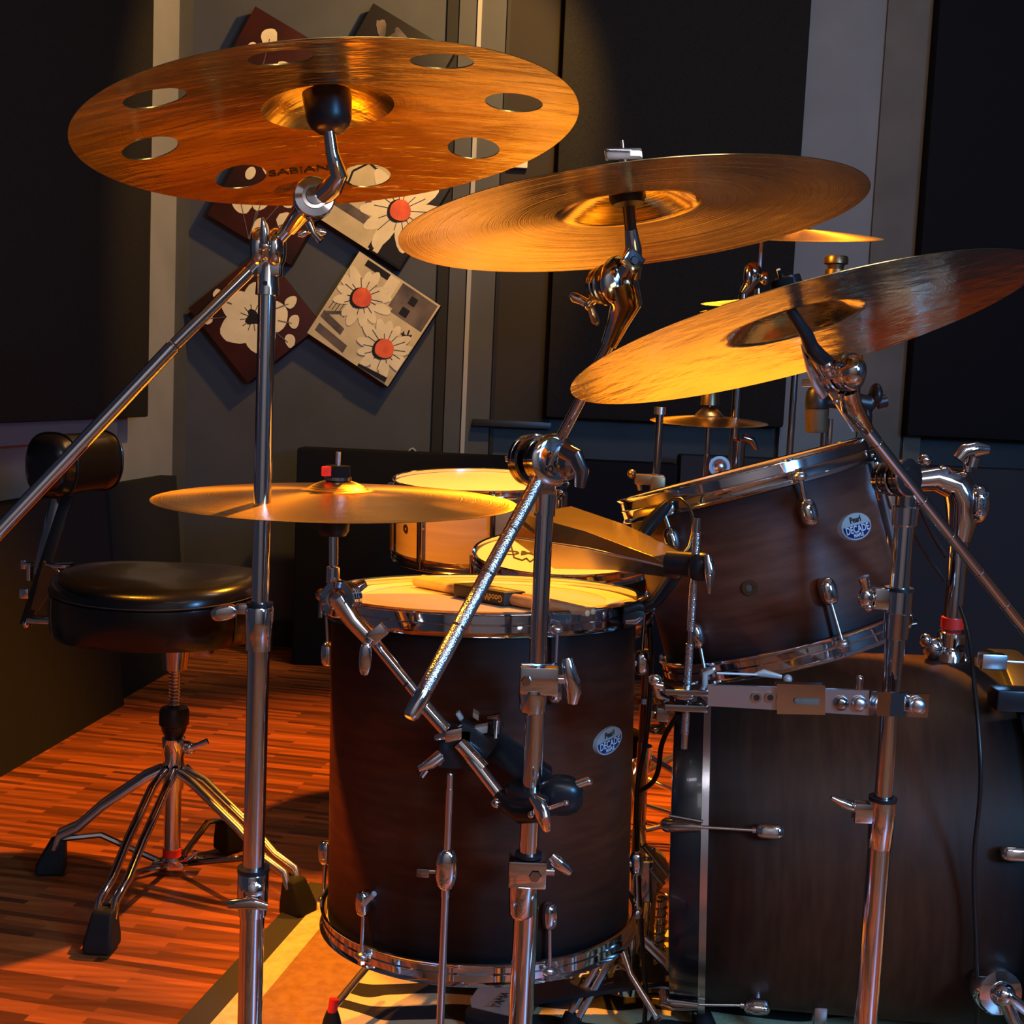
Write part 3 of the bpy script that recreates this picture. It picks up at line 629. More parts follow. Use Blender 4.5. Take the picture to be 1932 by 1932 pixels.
# upper tilter of the boom
k2 = s(1.21); t2 = P(1168, 535, 1.22); ax = V((.45, -.9, .05)).normalized()
mb = MB()
mb.path([P(1148, 652, 1.24), P(1166, 610, 1.235), P(1182, 575, 1.225), t2], [15*k2, 21*k2, 30*k2, 36*k2], 20, flat=.75)
mb.ell(t2+Z*6*k2, V((.9, .45, 0))*40*k2, ax*16*k2, Z*46*k2, 28, 14, pw=.9)
mb.path([t2+Z*18*k2+X*14*k2, P(1192, 497, 1.21), P(1195, 468, 1.205), P(1190, 432, 1.20)], [26*k2, 20*k2, 16*k2, 12*k2], 18)
tl = mesh('upper_tilter', mb, CH, st)
mesh('pivot_screw', MB().ell(t2+ax*20*k2+V((5*k2, 0, 0)), V((.9, .45, 0))*13*k2, ax*7*k2, Z*13*k2), CHD, tl)
mb = MB(); cc = P(1194, 492, 1.185); mb.box(cc, V((.8, .5, -.6)).normalized()*20*k2, ax*5*k2, V((.5, .2, .8)).normalized()*17*k2, 3*k2); bb = mesh('memory_block', mb, CH, tl)
mesh('drum_key_screw', MB().lathe([(0, 2*k2), (7*k2, 2*k2), (9*k2, 0)], cc+ax*5.5*k2, ax, 24), CHD, bb)
mb = MB()
ratchet(mb, t2-ax*34*k2-X*12*k2, ax, 36*k2, 9*k2); ratchet(mb, t2-ax*22*k2-X*6*k2, ax, 40*k2, 6*k2); mesh('ratchet_disc', mb, CHD, tl)
mb = MB(); wing(mb, P(1128, 560, 1.26), V((-.6, .2, -.6)), V((.5, .1, -.6)), .9); mb.path([P(1140, 545, 1.25), P(1122, 558, 1.25), P(1108, 572, 1.25)], [6*k2, 5*k2, 6*k2], 12); mesh('wing_bolt', mb, CH, tl)
nn = f2.to_3x3() @ Z; bc = f2 @ V((0, 0, .038))
rod0 = P(1190, 432, 1.20)
mesh('rod_sleeve', MB().tube(bc-nn*.012, rod0, 11*k2), BLK, st)
cs = mesh('cymbal_seat', MB().lathe([(0, -36*k2), (28*k2, -34*k2), (33*k2, -24*k2), (33*k2, 2*k2), (0, 4*k2)], bc-nn*.002, nn, 30), BLK, st)
mb = MB(); mb.tube(bc, bc+nn*.006, 3.5*k2); mb.tube(bc-nn*.002, bc+nn*.005, 20*k2); mesh('top_felt', mb, FELT, cs)
wc = P(1172, 298, bc.y); wb = bc+nn*.005
mb = MB(); mb.tube(wb, wb+nn*.016, 12*k2, 9*k2); mb.box(wb+nn*.022, (R3 @ X)*33*k2, YY*9*k2, nn*11*k2, 4*k2); mb.tube(wb+nn*.02, wb+nn*.035, 4*k2); mesh('wing_nut', mb, CH, cs)
# ------------------------------------------------------------------ right stand
st, q, A = stand((1708, 960), 1.33, 'chrome boom cymbal stand at right in front of bass drum')
k = s(1.33)
mesh('upper_tube', MB().tube(A(950), A(1245), 18.5*k), CH, st)
mesh('middle_tube', MB().tube(A(1235), A(1520), 17*k), CH, st)
mesh('lower_tube', MB().tube(A(1540), V((q.x, q.y, .05)), 22*k), CH, st)
tripod(st, q.x, q.y, .20, .33, 40)
mesh('top_collar', MB().lathe([(17*k, -24*k), (24*k, -20*k), (25*k, 14*k), (17*k, 18*k)], A(970), Z, 32), CH, st)
mb = MB(); c0 = A(1155); mb.lathe([(18*k, -52*k), (23*k, -50*k), (24*k, -2*k), (26*k, 0), (26*k, 44*k), (18*k, 46*k)], c0, Z, 30); mb.box(A(1130)-X*32*k, X*16*k, YY*14*k, Z*20*k, 3*k)
cl = mesh('height_collar', mb, CH, st); cl['label'] = 'chrome collar with side clamp'
mesh('grip_ring', MB().lathe([(18*k, -3*k), (27*k, -3*k), (27*k, 4*k), (18*k, 4*k)], A(1112), Z, 32, True), BLK, cl)
mb = MB(); mb.ell(A(1130)-X*62*k, X*16*k, YY*14*k, Z*22*k); mb.path([A(1120)-X*60*k, A(1100)-X*66*k, A(1092)-X*70*k], [9*k, 10*k, 12*k], 12); mb.tube(A(1130)-X*56*k, A(1130)-X*40*k, 9*k); mb.ell(A(1148)-X*56*k, X*10*k, YY*10*k, Z*10*k); mesh('wing_bolt', mb, CH, cl)
for o_ in (0, 1): pass
mb = MB(); c0 = A(1535); mb.lathe([(20*k, -72*k), (23*k, -66*k), (25*k, -26*k), (26*k, -22*k), (26*k, 26*k), (18*k, 28*k)], c0, Z, 30); mb.box(c0-X*34*k+Z*2*k, X*22*k, YY*14*k, Z*20*k, 5*k)
cl = mesh('lower_collar', mb, CH, st)
mesh('grip_ring', MB().lathe([(18*k, -3*k), (27*k, -3*k), (27*k, 4*k), (18*k, 4*k)], A(1507), Z, 32, True), BLK, cl)
mb = MB(); mb.path([c0-X*52*k+Z*8*k, c0-X*68*k+Z*14*k, c0-X*84*k+Z*20*k, c0-X*100*k+Z*28*k], [9*k, 12*k, 9*k, 4*k], 14); mesh('wing_bolt', mb, CH, cl)
# tilter at pole top and boom
tc = P(1712, 902, 1.32); ax = V((.5, -.85, .1)).normalized()
mb = MB()
for o, r_, th in ((-28, 34, 12), (0, 36, 14), (-52, 30, 9)): ratchet(mb, tc+ax*o*k+X*(-4*k), ax, r_*k, th*k)
mb.tube(A(955), A(915), 20*k); tl = mesh('tilter', mb, CHD, st)
mb = MB(); mb.path([tc-ax*60*k, tc-ax*76*k+X*10*k, tc-ax*84*k+X*26*k+Z*16*k], [10*k, 13*k, 8*k], 12); mb.ell(P(1672, 905, 1.33), X*14*k, YY*14*k, Z*12*k); mesh('wing_bolt', mb, CH, tl); mesh('hex_bolt', MB().ell(P(1745, 868, 1.34), X*13*k, YY*10*k, Z*11*k), CH, tl)
p0, p1 = P(1622, 795, 1.28), P(2010, 1285, 1.45); u = (p1-p0).normalized(); L_ = (p1-p0).length
mb = MB(); 
cuts = [0, .07, .27, .40, .54, .67, .80, 1.0]
for i, (a, b) in enumerate(zip(cuts[:-1], cuts[1:])): mb.tube(p0+u*(L_*a+.0015), p0+u*(L_*b-.0015), (11.5 if i else 12.5)*k)
mb.tube(p0, p1, 10.5*k); mesh('boom_arm', mb, CH, st)
t2 = P(1596, 702, 1.22); ax = V((.55, -.8, .15)).normalized(); k2 = s(1.22)
mb = MB()
ratchet(mb, t2+ax*6*k2, ax, 37*k2, 15*k2); ratchet(mb, t2-ax*24*k2, ax, 35*k2, 13*k2); mb.ell(P(1608, 700, 1.20), X*26*k2, YY*22*k2, Z*30*k2)
mb.path([P(1600, 735, 1.23), P(1606, 765, 1.24), P(1625, 795, 1.265), P(1634, 808, 1.28)], [20*k2, 21*k2, 17*k2, 14*k2], 18)
mb.path([t2-X*10*k2, P(1562, 700, 1.22), P(1546, 672, 1.21)], [18*k2, 17*k2, 14*k2], 16)
tl = mesh('upper_tilter', mb, CH, st)
mb = MB(); a0, a1, a2, a3 = P(1560, 735, 1.235), P(1596, 742, 1.235), P(1622, 812, 1.27), P(1612, 815, 1.27); mb.prism([a0, a1, a2, a3], YY*.006); mb.ball(P(1577, 757, 1.235), 6*k2); mesh('hinge_plate', mb, CHB, tl)
mb = MB(); mb.path([P(1560, 690, 1.24), P(1540, 722, 1.245), P(1514, 722, 1.25)], [9*k2, 8*k2, 7*k2], 12); mb.ell(P(1560, 690, 1.21), X*12*k2, YY*10*k2, Z*14*k2); mesh('wing_bolt', mb, CH, tl)
nn = f3.to_3x3() @ Z; bc = f3 @ V((0, 0, .038))
mesh('cymbal_seat', MB().lathe([(0, -20*k2), (12*k2, -20*k2), (20*k2, -10*k2), (22*k2, 0), (0, 2*k2)], bc-nn*.002, nn, 28), BLK, st)
mb = MB(); mb.path([bc-nn*.008, P(1522, 632, bc.y+.01), P(1530, 655, 1.19), P(1546, 672, 1.205), P(1562, 684, 1.215)], [9*k2, 12*k2, 14*k2, 14*k2, 13*k2], 16); mesh('rod_sleeve', mb, BLK, st)
mb = MB(); mb.path([P(1514, 650, 1.215), P(1528, 690, 1.22), P(1540, 720, 1.225), P(1556, 745, 1.235)], [4*k2, 10*k2, 12*k2, 12*k2], 10, flat=.6); mesh('tilter_fin', mb, CHB, tl)
mb = MB(); mb.tube(bc, bc+nn*.028, 3.5*k2); mb.tube(bc+nn*.004, bc+nn*.018, 20*k2); mesh('top_felt', mb, FELT, st)
# ------------------------------------------------------------------ flat clamp bar between rods
e = empty('multi_clamp_bar', P(1500, 1320, 1.30), label='flat chrome multi clamp bar reaching left from right stand across bass drum', cat='clamp')
kk = s(1.29); yb = 1.285
def bp(x, y, dy=0): return P(x, y, yb+dy)
def plate(x0, x1, yt0, yb0, yt1, yb1, th, m, nm, dy=0, par=e):
    mb = MB(); mb.prism([bp(x0, yt0, dy), bp(x1, yt1, dy), bp(x1, yb1, dy), bp(x0, yb0, dy)], YY*th); return mesh(nm, mb, m, par)
plate(1335, 1470, 1293, 1332, 1297, 1340, .005, CHB, 'arm_plate')
pl = plate(1466, 1557, 1290, 1347, 1293, 1349, .012, CH, 'slotted_bracket', -.006)
mb = MB(); a = bp(1503, 1323, -.0075); b = bp(1545, 1325, -.0075); mb.box((a+b)/2, X*22*kk, YY*.0006, Z*6*kk, .0004); mb.ell(a-X*0, X*6*kk, YY*.001, Z*6*kk); mesh('slot', mb, BROWNP, pl)
plate(1555, 1640, 1300, 1345, 1303, 1350, .005, CHB, 'arm_plate')
mb = MB(); cv = [P(1640, 1327, yb), P(1655, 1328, yb-.012), P(1680, 1329, yb-.018), P(1706, 1330, yb-.012), P(1715, 1331, yb), P(1752, 1332, yb+.002)]
hz = 23*kk
for a, b in zip(cv[:-1], cv[1:]): mb.prism([a+Z*hz, b+Z*hz, b-Z*hz, a-Z*hz], YY*.003)
mesh('curved_jaw', mb, CH, e)
cv = [P(1640, 1327, yb+.03), P(1660, 1328, yb+.065), P(1690, 1329, yb+.075), P(1712, 1330, yb+.03)]; mb = MB()
for a, b in zip(cv[:-1], cv[1:]): mb.prism([a+Z*hz, b+Z*hz, b-Z*hz, a-Z*hz], YY*.003)
mesh('rear_jaw', mb, CHB, e)
for x, r_ in ((1588, 14), (1622, 15), (1732, 17), (1484, 9)):
    c = bp(x, 1326 if x < 1500 else 1328 + (x-1588)*.03, -.003); mesh('round_bolt', MB().ell(c, X*r_*kk, YY*r_*.6*kk, Z*r_*kk), CHB if x != 1588 else CHD, e)
for x in (1427, 1453):
    c = bp(x, 1316, -.0015); mesh('bolt_hole', MB().lathe([(6*kk, 0), (10*kk, 0), (10*kk, .001), (6*kk, .001)], c, -YY, 24, True), CH, e); mesh('hole_core', MB().tube(c, c-YY*.0004, 6*kk), BLK, e)
mb = MB(); mb.tube(bp(1621, 1300, .0), bp(1622, 1280, .0), 8*kk); mb.ell(bp(1622, 1281), X*8*kk, YY*8*kk, Z*8*kk); mesh('wing_bolt', mb, CH, e)
# left end jaw gripping the cowbell rod
mb = MB(); mb.box(P(1290, 1298, 1.30), X*42*kk, YY*.022, Z*6*kk, .002); mb.box(P(1290, 1328, 1.30), X*42*kk, YY*.020, Z*7*kk, .002); mb.box(P(1300, 1312, 1.315), X*30*kk, YY*.006, Z*16*kk, .002); mb.ell(P(1292, 1314, 1.283), X*22*kk, YY*6*kk, Z*9*kk)
jw = mesh('rod_jaw', mb, CHD, e)
mb = MB(); mb.tube(P(1250, 1295, 1.3), P(1236, 1292, 1.3), 9*kk); mb.ell(P(1236, 1283, 1.3), X*14*kk, YY*10*kk, Z*12*kk); mb.path([P(1230, 1278, 1.3), P(1244, 1312, 1.3), P(1262, 1320, 1.3)], [8*kk, 8*kk, 6*kk], 12); mesh('wing_bolt', mb, CH, jw)
mb = MB(); mb.path([P(1330, 1300, 1.31), P(1330, 1272, 1.31), P(1345, 1266, 1.31)], [6*kk, 6*kk, 5*kk], 10); mb.path([P(1352, 1270, 1.31), P(1430, 1273, 1.32)], 2.5*kk, 8); mb.path([P(1425, 1272, 1.32), P(1440, 1270, 1.32), P(1475, 1277, 1.32)], [3*kk, 8*kk, 4*kk], 12, flat=.6); mb.ball(P(1486, 1281, 1.32), 9*kk); mesh('tension_screw', mb, SILV, jw)
mb = MB(); mb.box(P(1248, 1345, 1.31), X*12*kk, YY*.01, Z*14*kk, .002); mb.path([P(1258, 1335, 1.31), P(1240, 1350, 1.31)], [9*kk, 11*kk], 12); mesh('side_block', mb, CHD, jw)
# ------------------------------------------------------------------ cowbell, rod
e = empty('cowbell_rod', P(1295, 1410, 1.30), label='knurled steel rod with black clamp standing in left end of clamp bar', cat='rod')
rp = [(1314, 985), (1312, 1010), (1311, 1140), (1302, 1190), (1300, 1225), (1297, 1290), (1295, 1360), (1291, 1412)]
def RP(i): return P(rp[i][0], rp[i][1], 1.305)
mb = MB(); mb.tube(P(1316, 978, 1.305), P(1291, 1412, 1.305), 6.3*kk); mesh('rod_core', mb, CH, e)
for a, b in (((1314.5, 1005), (1312, 1050)), ((1309, 1100), (1303, 1190)), ((1301.5, 1215), (1297, 1288)), ((1294.5, 1345), (1292, 1385))): mesh('knurled_grip', MB().tube(P(*a, 1.305), P(*b, 1.305), 7.8*kk), KN, e)
mb = MB(); mb.ell(P(1322, 1070, 1.305), X*26*kk, YY*24*kk, Z*28*kk, 24, 14, pw=.8); mb.tube(P(1262, 1062, 1.33), P(1315, 1066, 1.31), 24*kk); ck = mesh('black_clamp', mb, BLKM, e)
mb = MB(); mb.path([P(1335, 1048, 1.29), P(1340, 1080, 1.285), P(1338, 1120, 1.285)], [7*kk, 10*kk, 3*kk], 12, flat=.7); mb.ball(P(1338, 1086, 1.28), 6*kk); mesh('wing_bolt', mb, CH, ck)
mouth = [P(985, 970, 1.50), P(1078, 955, 1.60), P(1125, 990, 1.63), P(1120, 1040, 1.60), P(1045, 1073, 1.53), P(960, 1013, 1.47)]
end = [P(1232, 1050, 1.37), P(1288, 1040, 1.42), P(1300, 1055, 1.44), P(1295, 1075, 1.42), P(1280, 1092, 1.38), P(1270, 1072, 1.355)]
mid = [(a+b)/2+Z*.004 for a, b in zip(mouth, end)]
mb = MB(); v = mouth+mid+end; f = []
for j in (0, 6):
    for i in range(6): f.append([j+i, j+(i+1) % 6, j+6+(i+1) % 6, j+6+i])
f.append([12+i for i in range(6)]); mb.add(v, f)
cb = mesh('cowbell', mb, COWB, label='big gold cowbell lying level above floor tom head, clamped on the knurled rod', cat='cowbell', sharp=30)
md = cb.modifiers.new('thick', 'SOLIDIFY'); md.thickness = .0018
bv = cb.modifiers.new('round', 'BEVEL'); bv.width = .004; bv.segments = 4; bv.limit_method = 'ANGLE'; bv.angle_limit = math.radians(25)
mb = MB(); mb.path([mouth[5], (mouth[5]+end[5])/2+Z*.004, end[5]], .0014, 8); mesh('weld_seam', mb, CHB, cb)
# clip microphone
e = empty('clip_microphone', P(1190, 1150, 1.50), label='small black clip microphone with looping gooseneck clipped to floor tom rim', cat='microphone')
km = s(1.5)
mesh('microphone_body', MB().path([P(1212, 1012, 1.50), P(1225, 990, 1.50), P(1250, 962, 1.49), P(1262, 948, 1.49)], [12*km, 15*km, 12*km, 9*km], 16), BLK, e)
mesh('gooseneck', MB().path([P(1255, 955, 1.49), P(1268, 942, 1.48), P(1284, 941, 1.47), P(1300, 955, 1.46), P(1308, 980, 1.45), P(1306, 1008, 1.44), P(1300, 1032, 1.43), P(1290, 1045, 1.43)], 3.2*km, 10), BRASSD, e)
mb = MB(); mb.path([P(1288, 1058, 1.42), P(1262, 1100, 1.45), P(1240, 1130, 1.48), P(1205, 1150, 1.50)], [14*km, 15*km, 13*km, 12*km], 12); mb.box(P(1195, 1158, 1.50), X*20*km, YY*.012, Z*20*km, .004); mb.path([P(1178, 1150, 1.49), P(1205, 1142, 1.49), P(1235, 1150, 1.49)], [9*km, 10*km, 6*km], 10); mesh('rim_clip', mb, BLK, e)
mb = MB(); mb.path([P(1180, 1173, 1.49), P(1200, 1172, 1.49), P(1212, 1164, 1.49)], [6*km, 8*km, 5*km], 10, flat=.6); mesh('clip_jaw', mb, CHD, e)
# ------------------------------------------------------------------ boom arm of the low cymbal
e = empty('cymbal_boom_arm', P(850, 1395, 1.37), label='short chrome boom arm holding the low crash cymbal, clamped to centre stand', cat='boom arm')
k = s(1.40); bc = f4 @ V((0, 0, .024)); nn = f4.to_3x3() @ Z
mb = MB(); lo = P(628, 1105, 1.42)
rod = MB().tube(bc+Z*.033, lo+Z*.0, 5*k); mesh('threaded_rod', rod, CHB, e)
mb = MB(); mb.tube(P(629, 1012, 1.42), P(629, 1066, 1.42), 9*k); mb.lathe([(11*k, -20*k), (13*k, -20*k), (13*k, 10*k), (10*k, 12*k)], P(628, 1080, 1.42), Z, 20); mesh('rod_sleeve', mb, CH, e)
fl = mesh('top_felt', MB().tube(bc+Z*.003, bc+Z*.017, 24*k), FELT, e)
mesh('red_tab', MB().box(bc+V((-18*k, -.014, .011)), X*9*k, YY*.004, Z*9*k, .001), RED, fl)
mesh('grey_washer', MB().tube(bc+Z*.0, bc+Z*.004, 26*k), CHD, fl)
mesh('cymbal_seat', MB().lathe([(0, 0), (24*k, 0), (30*k, 10*k), (30*k, 26*k), (0, 28*k)], P(629, 1010, 1.42), Z, 28), BLK, e)
t2 = P(640, 1130, 1.41); ax = V((-.25, -1, .12)).normalized()
mb = MB(); ratchet(mb, t2, ax, 36*k, 16*k); ratchet(mb, t2-ax*28*k, ax, 34*k, 12*k); mb.path([P(640, 1110, 1.43), P(628, 1095, 1.425)], [18*k, 12*k], 14)
mb.path([t2, P(668, 1172, 1.405), P(700, 1205, 1.40)], [24*k, 17*k, 17*k], 18); tl = mesh('tilter', mb, CH, e)
mesh('pivot_cap', MB().lathe([(0, 2*k), (12*k, 2*k), (15*k, -1*k), (20*k, 0), (22*k, -3*k)], t2+ax*18*k, ax, 28), CHD, tl)
mb = MB(); mb.path([P(655, 1110, 1.44), P(675, 1108, 1.45), P(690, 1100, 1.45)], [10*k, 12*k, 8*k], 12); mb.ball(P(606, 1122, 1.42), 12*k); mb.tube(P(606, 1122, 1.42), P(604, 1165, 1.42), 4*k); mesh('wing_bolt', mb, CHD, tl)
mb = MB(); mb.box(P(712, 1195, 1.385), V((.7, 0, .6)).normalized()*19*k, YY*.008, V((.6, 0, -.7)).normalized()*13*k, .002); mb.tube(P(700, 1205, 1.38), P(690, 1222, 1.38), 8*k); lever(mb, P(690, 1215, 1.375), V((.0, 0, -1)), V((0, -1, 0)), 58*k, 24*k); mesh('wing_bolt', mb, CH, e)
mb = MB(); mb.tube(P(708, 1212, 1.40), P(848, 1385, 1.36), 11*k); mb.tube(P(795, 1325, 1.375), P(848, 1385, 1.36), 13.5*k); mb.tube(P(868, 1402, 1.355), P(952, 1512, 1.33), 12*k); mb.tube(P(868, 1402, 1.355), P(912, 1450, 1.345), 14*k)
for t in (.32, .36): pass
mesh('arm_tube', mb, CH, e)
mb = MB(); mb.lathe([(11.3*k, -2*k), (11.6*k, 0), (11.3*k, 2*k)], P(770, 1290, 1.382), P(848, 1385, 1.36)-P(708, 1212, 1.40), 24); mesh('memory_groove', mb, BLK, e)
# black double clamp joining arm to pole
e = empty('double_clamp', P(1000, 1450, 1.33), label='black double clamp with steel levers joining low cymbal arm to centre stand', cat='clamp')
k = s(1.34)
d1 = (P(1062, 1500, 1.32)-P(900, 1385, 1.36))
mb = MB(); mb.box(P(862, 1405, 1.37), X*36*k, YY*.014, Z*44*k, 10*k); mb.box(P(895, 1392, 1.37), V((.8, 0, -.5)).normalized()*42*k, YY*.014, V((.5, 0, .8)).normalized()*20*k, 6*k); j1 = mesh('arm_jaw', mb, BLKM, e)
mb = MB(); mb.box((P(930, 1400, 1.385)+P(1010, 1462, 1.37))/2, d1.normalized()*78*k, YY*.012, V((-d1.z, 0, d1.x)).normalized()*27*k*(-1), 6*k); mesh('link_bar', mb, BLKM, e)
mb = MB(); pc = P(1012, 1500, 1.31); mb.lathe([(21*k, -26*k), (52*k, -26*k), (56*k, -20*k), (56*k, 12*k), (50*k, 18*k), (21*k, 18*k)], V((0, 0, 0))+P(1008, 1500, 1.318), Z, 32); mb.ell(P(1058, 1500, 1.305), X*44*k, YY*30*k, Z*38*k, pw=.8); mb.path([P(948, 1508, 1.33), P(985, 1530, 1.29), P(1030, 1532, 1.275)], [20*k, 24*k, 20*k], 16)
j2 = mesh('pole_jaw', mb, BLKM, e)
mb = MB(); mb.box(P(875, 1362, 1.375), V((.55, 0, -.8)).normalized()*24*k, YY*.006, V((.8, 0, .5)).normalized()*4*k, .001); mb.box(P(898, 1348, 1.385), V((.8, 0, -.45)).normalized()*7*k, YY*.01, Z*5*k, .001); mb.box(P(907, 1375, 1.37), V((.9, 0, .2)).normalized()*14*k, YY*.008, Z*7*k, .001); mesh('hinge_bracket', mb, SILV, j1)
mb = MB(); mb.box(P(856, 1384, 1.345), V((.95, 0, .25)).normalized()*17*k, YY*.008, Z*12*k, .002); mb.path([P(842, 1388, 1.345), P(820, 1392, 1.345)], [7*k, 6*k], 6); mesh('hex_bolt', mb, CH, j1)
mb = MB(); mb.ell(P(828, 1432, 1.34), X*10*k, YY*9*k, Z*14*k); mb.path([P(832, 1425, 1.34), P(812, 1440, 1.335), P(790, 1450, 1.335)], [14*k, 13*k, 7*k], 14, flat=.8); mb.path([P(805, 1452, 1.335), P(796, 1465, 1.335)], [6*k, 5*k], 8); mesh('wing_bolt', mb, CH, j1)
mb = MB(); mb.path([P(920, 1355, 1.39), P(938, 1352, 1.39), P(945, 1372, 1.39)], [6*k, 11*k, 7*k], 12); mb.tube(P(938, 1360, 1.39), P(935, 1395, 1.38), 10*k); mesh('rear_bolt', mb, CHD, j1)
mb = MB(); mb.ball(P(936, 1515, 1.315), 10*k); mb.tube(P(936, 1513, 1.32), P(952, 1508, 1.33), 7*k); mesh('end_nut', mb, CH, j2)
mb = MB(); mb.path([P(1003, 1502, 1.255), P(1018, 1515, 1.25), P(1024, 1540, 1.245), P(1032, 1566, 1.25)], [8*k, 15*k, 15*k, 8*k], 14, flat=.75); mb.tube(P(1014, 1530, 1.25), P(1014, 1530, 1.29), 8*k); mb.path([P(1028, 1528, 1.26), P(1066, 1515, 1.26)], 4*k, 10); mb.ell(P(1068, 1515, 1.26), X*6*k, YY*6*k, Z*5*k); mesh('steel_lever', mb, CH, j2)
mb = MB(); mb.tube(P(1085, 1482, 1.30), P(1108, 1474, 1.30), 9*k); mb.ball(P(1110, 1474, 1.30), 9*k); mesh('hex_bolt', mb, CH, j2); mesh('round_bolt', MB().ball(P(1002, 1537, 1.27), 7*k), CH, j2)
# thin upright rod
q = P(848, 1500, 1.36); A = lambda y: V((q.x, q.y, zat(y, q))); k = s(1.36)
e = empty('upright_rod_stand', (q.x, q.y, 0), label='thin upright steel rod with oval clutch rising in front of floor tom', cat='stand')
mb = MB(); mb.tube(A(1462), A(1490), 6.2*k); mb.ball(A(1462), 6.2*k); mb.tube(A(1488), A(1612), 7.2*k); mesh('upper_rod', mb, CHB, e)
mb = MB(); mb.tube(A(1680), V((q.x, q.y, .03)), 7.8*k); mb.tube(A(1880), V((q.x, q.y, .03)), 6.2*k); mesh('lower_rod', mb, CHB, e)
mb = MB(); mb.ell(A(1640), X*22*k, YY*17*k, Z*44*k, 28, 16, pw=.85); mb.tube(A(1675), A(1692), 9*k); ct = mesh('oval_clutch', mb, CH, e)
mb = MB(); mb.tube(A(1645)-X*20*k, A(1645)-X*34*k, 5*k); mb.box(A(1648)-X*46*k, X*13*k, YY*5*k, Z*9*k, .002); mesh('wing_bolt', mb, CHD, ct)
mb = MB()
for a in range(3):
    t = a*2*PI/3+.4; mb.path([V((q.x, q.y, .06)), V((q.x+.16*math.cos(t), q.y+.16*math.sin(t), .006))], .005, 8)
mb.tube(V((q.x, q.y, .03)), V((q.x, q.y, .075)), .012); mesh('tripod_base', mb, CHB, e)
# ------------------------------------------------------------------ drums
def raycyl(px, py, c, n, r):
    o = V((0, 0, H)); d = ray(px, py); oc = o-c; d1 = d-n*d.dot(n); o1 = oc-n*oc.dot(n)
    A_ = d1.dot(d1); B_ = 2*d1.dot(o1); C_ = o1.dot(o1)-r*r; disc_ = B_*B_-4*A_*C_
    t = (-B_-math.sqrt(max(0, disc_)))/(2*A_); return o+d*t
def badge(root, px, py, c, n, r, w_, tilt=0):
    q = raycyl(px, py, c, n, r); rad = q-c; rad = (rad-n*rad.dot(n)).normalized(); up = n; sx = up.cross(rad).normalized()
    a = math.radians(tilt); ex = sx*math.cos(a)+up*math.sin(a); ey = -sx*math.sin(a)+up*math.cos(a)
    def W(x, y, z=0): # wrap to the shell
        return q + ex*x + ey*y + rad*(z+.0014)
    def ell(rx, ry, z, y0=-9, y1=9, N=48):
        out = []
        for i in range(N):
            t = 2*PI*i/N; x, y = rx*math.cos(t), ry*math.sin(t)
            if y > y1: y = y1; 
            if y < y0: y = y0
            out.append(W(x, y, z))
        return out
    mb = MB(); A0, A1 = ell(w_, w_*.60, -.0045), ell(w_*.97, w_*.57, .0018); N = len(A0)
    mb.add(A0+A1, [[i, (i+1) % N, N+(i+1) % N, N+i] for i in range(N)]+[[N+i for i in range(N)]]); b = mesh('badge', mb, SILV, root, label='oval silver and navy badge')
    pts = [];
    for i in range(49):
        t = PI + PI*i/48; pts.append((w_*.88*math.cos(t), w_*.50*math.sin(t)))
    pts = [(x, min(y, w_*.06)) for x, y in pts]+[(w_*.87, w_*.06), (-w_*.87, w_*.06)]
    mb = MB(); mb.poly([W(x, y, .0021) for x, y in pts]); mesh('navy_field', mb, BLUE, b)
    def tx(s_, size, y, m, nm, sxx=1):
        cdat = bpy.data.curves.new(nm, 'FONT'); cdat.body = s_; cdat.size = size; cdat.align_x = 'CENTER'; cdat.align_y = 'CENTER'; cdat.offset = .00025
        t = bpy.data.objects.new(nm, cdat); COL.objects.link(t); dg = bpy.context.evaluated_depsgraph_get(); me = bpy.data.meshes.new_from_object(t.evaluated_get(dg)); bpy.data.objects.remove(t)
        inv = WM[b.name].inverted()
        for v_ in me.vertices: v_.co = inv @ W(v_.co.x*sxx, v_.co.y+y, .0026)
        me.materials.clear(); me.materials.append(m); o = bpy.data.objects.new(nm, me); COL.objects.link(o); o.parent = b; WM[o.name] = WM[b.name].copy()
    tx('Pearl', w_*.36, w_*.29, INK, 'maker_lettering'); tx('DECADE', w_*.42, -w_*.12, WHITEINK, 'model_lettering', .95); tx('MAPLE', w_*.2, -w_*.37, WHITEINK, 'wood_lettering', 1.1)
def hoop(c, n, r, h, th=.0022, up=True, lip=.004):
    # flanged steel hoop, outer radius r, top at +, built from z=0 downward h
    sgn = 1 if up else -1
    pr = [(r-th-lip*.2, 0), (r+lip*.4, .0015), (r+lip, 0), (r+lip*.6, -.002), (r, -.004), (r, -h*.46), (r+lip*.35, -h*.50), (r, -h*.56), (r, -h+.005), (r+lip*.7, -h+.002), (r+lip*.9, -h), (r+.001, -h-.001), (r-th, -h+.003), (r-th, -.004)]
    return MB().lathe([(a, sgn*b) for a, b in pr], c, n, 128, True)
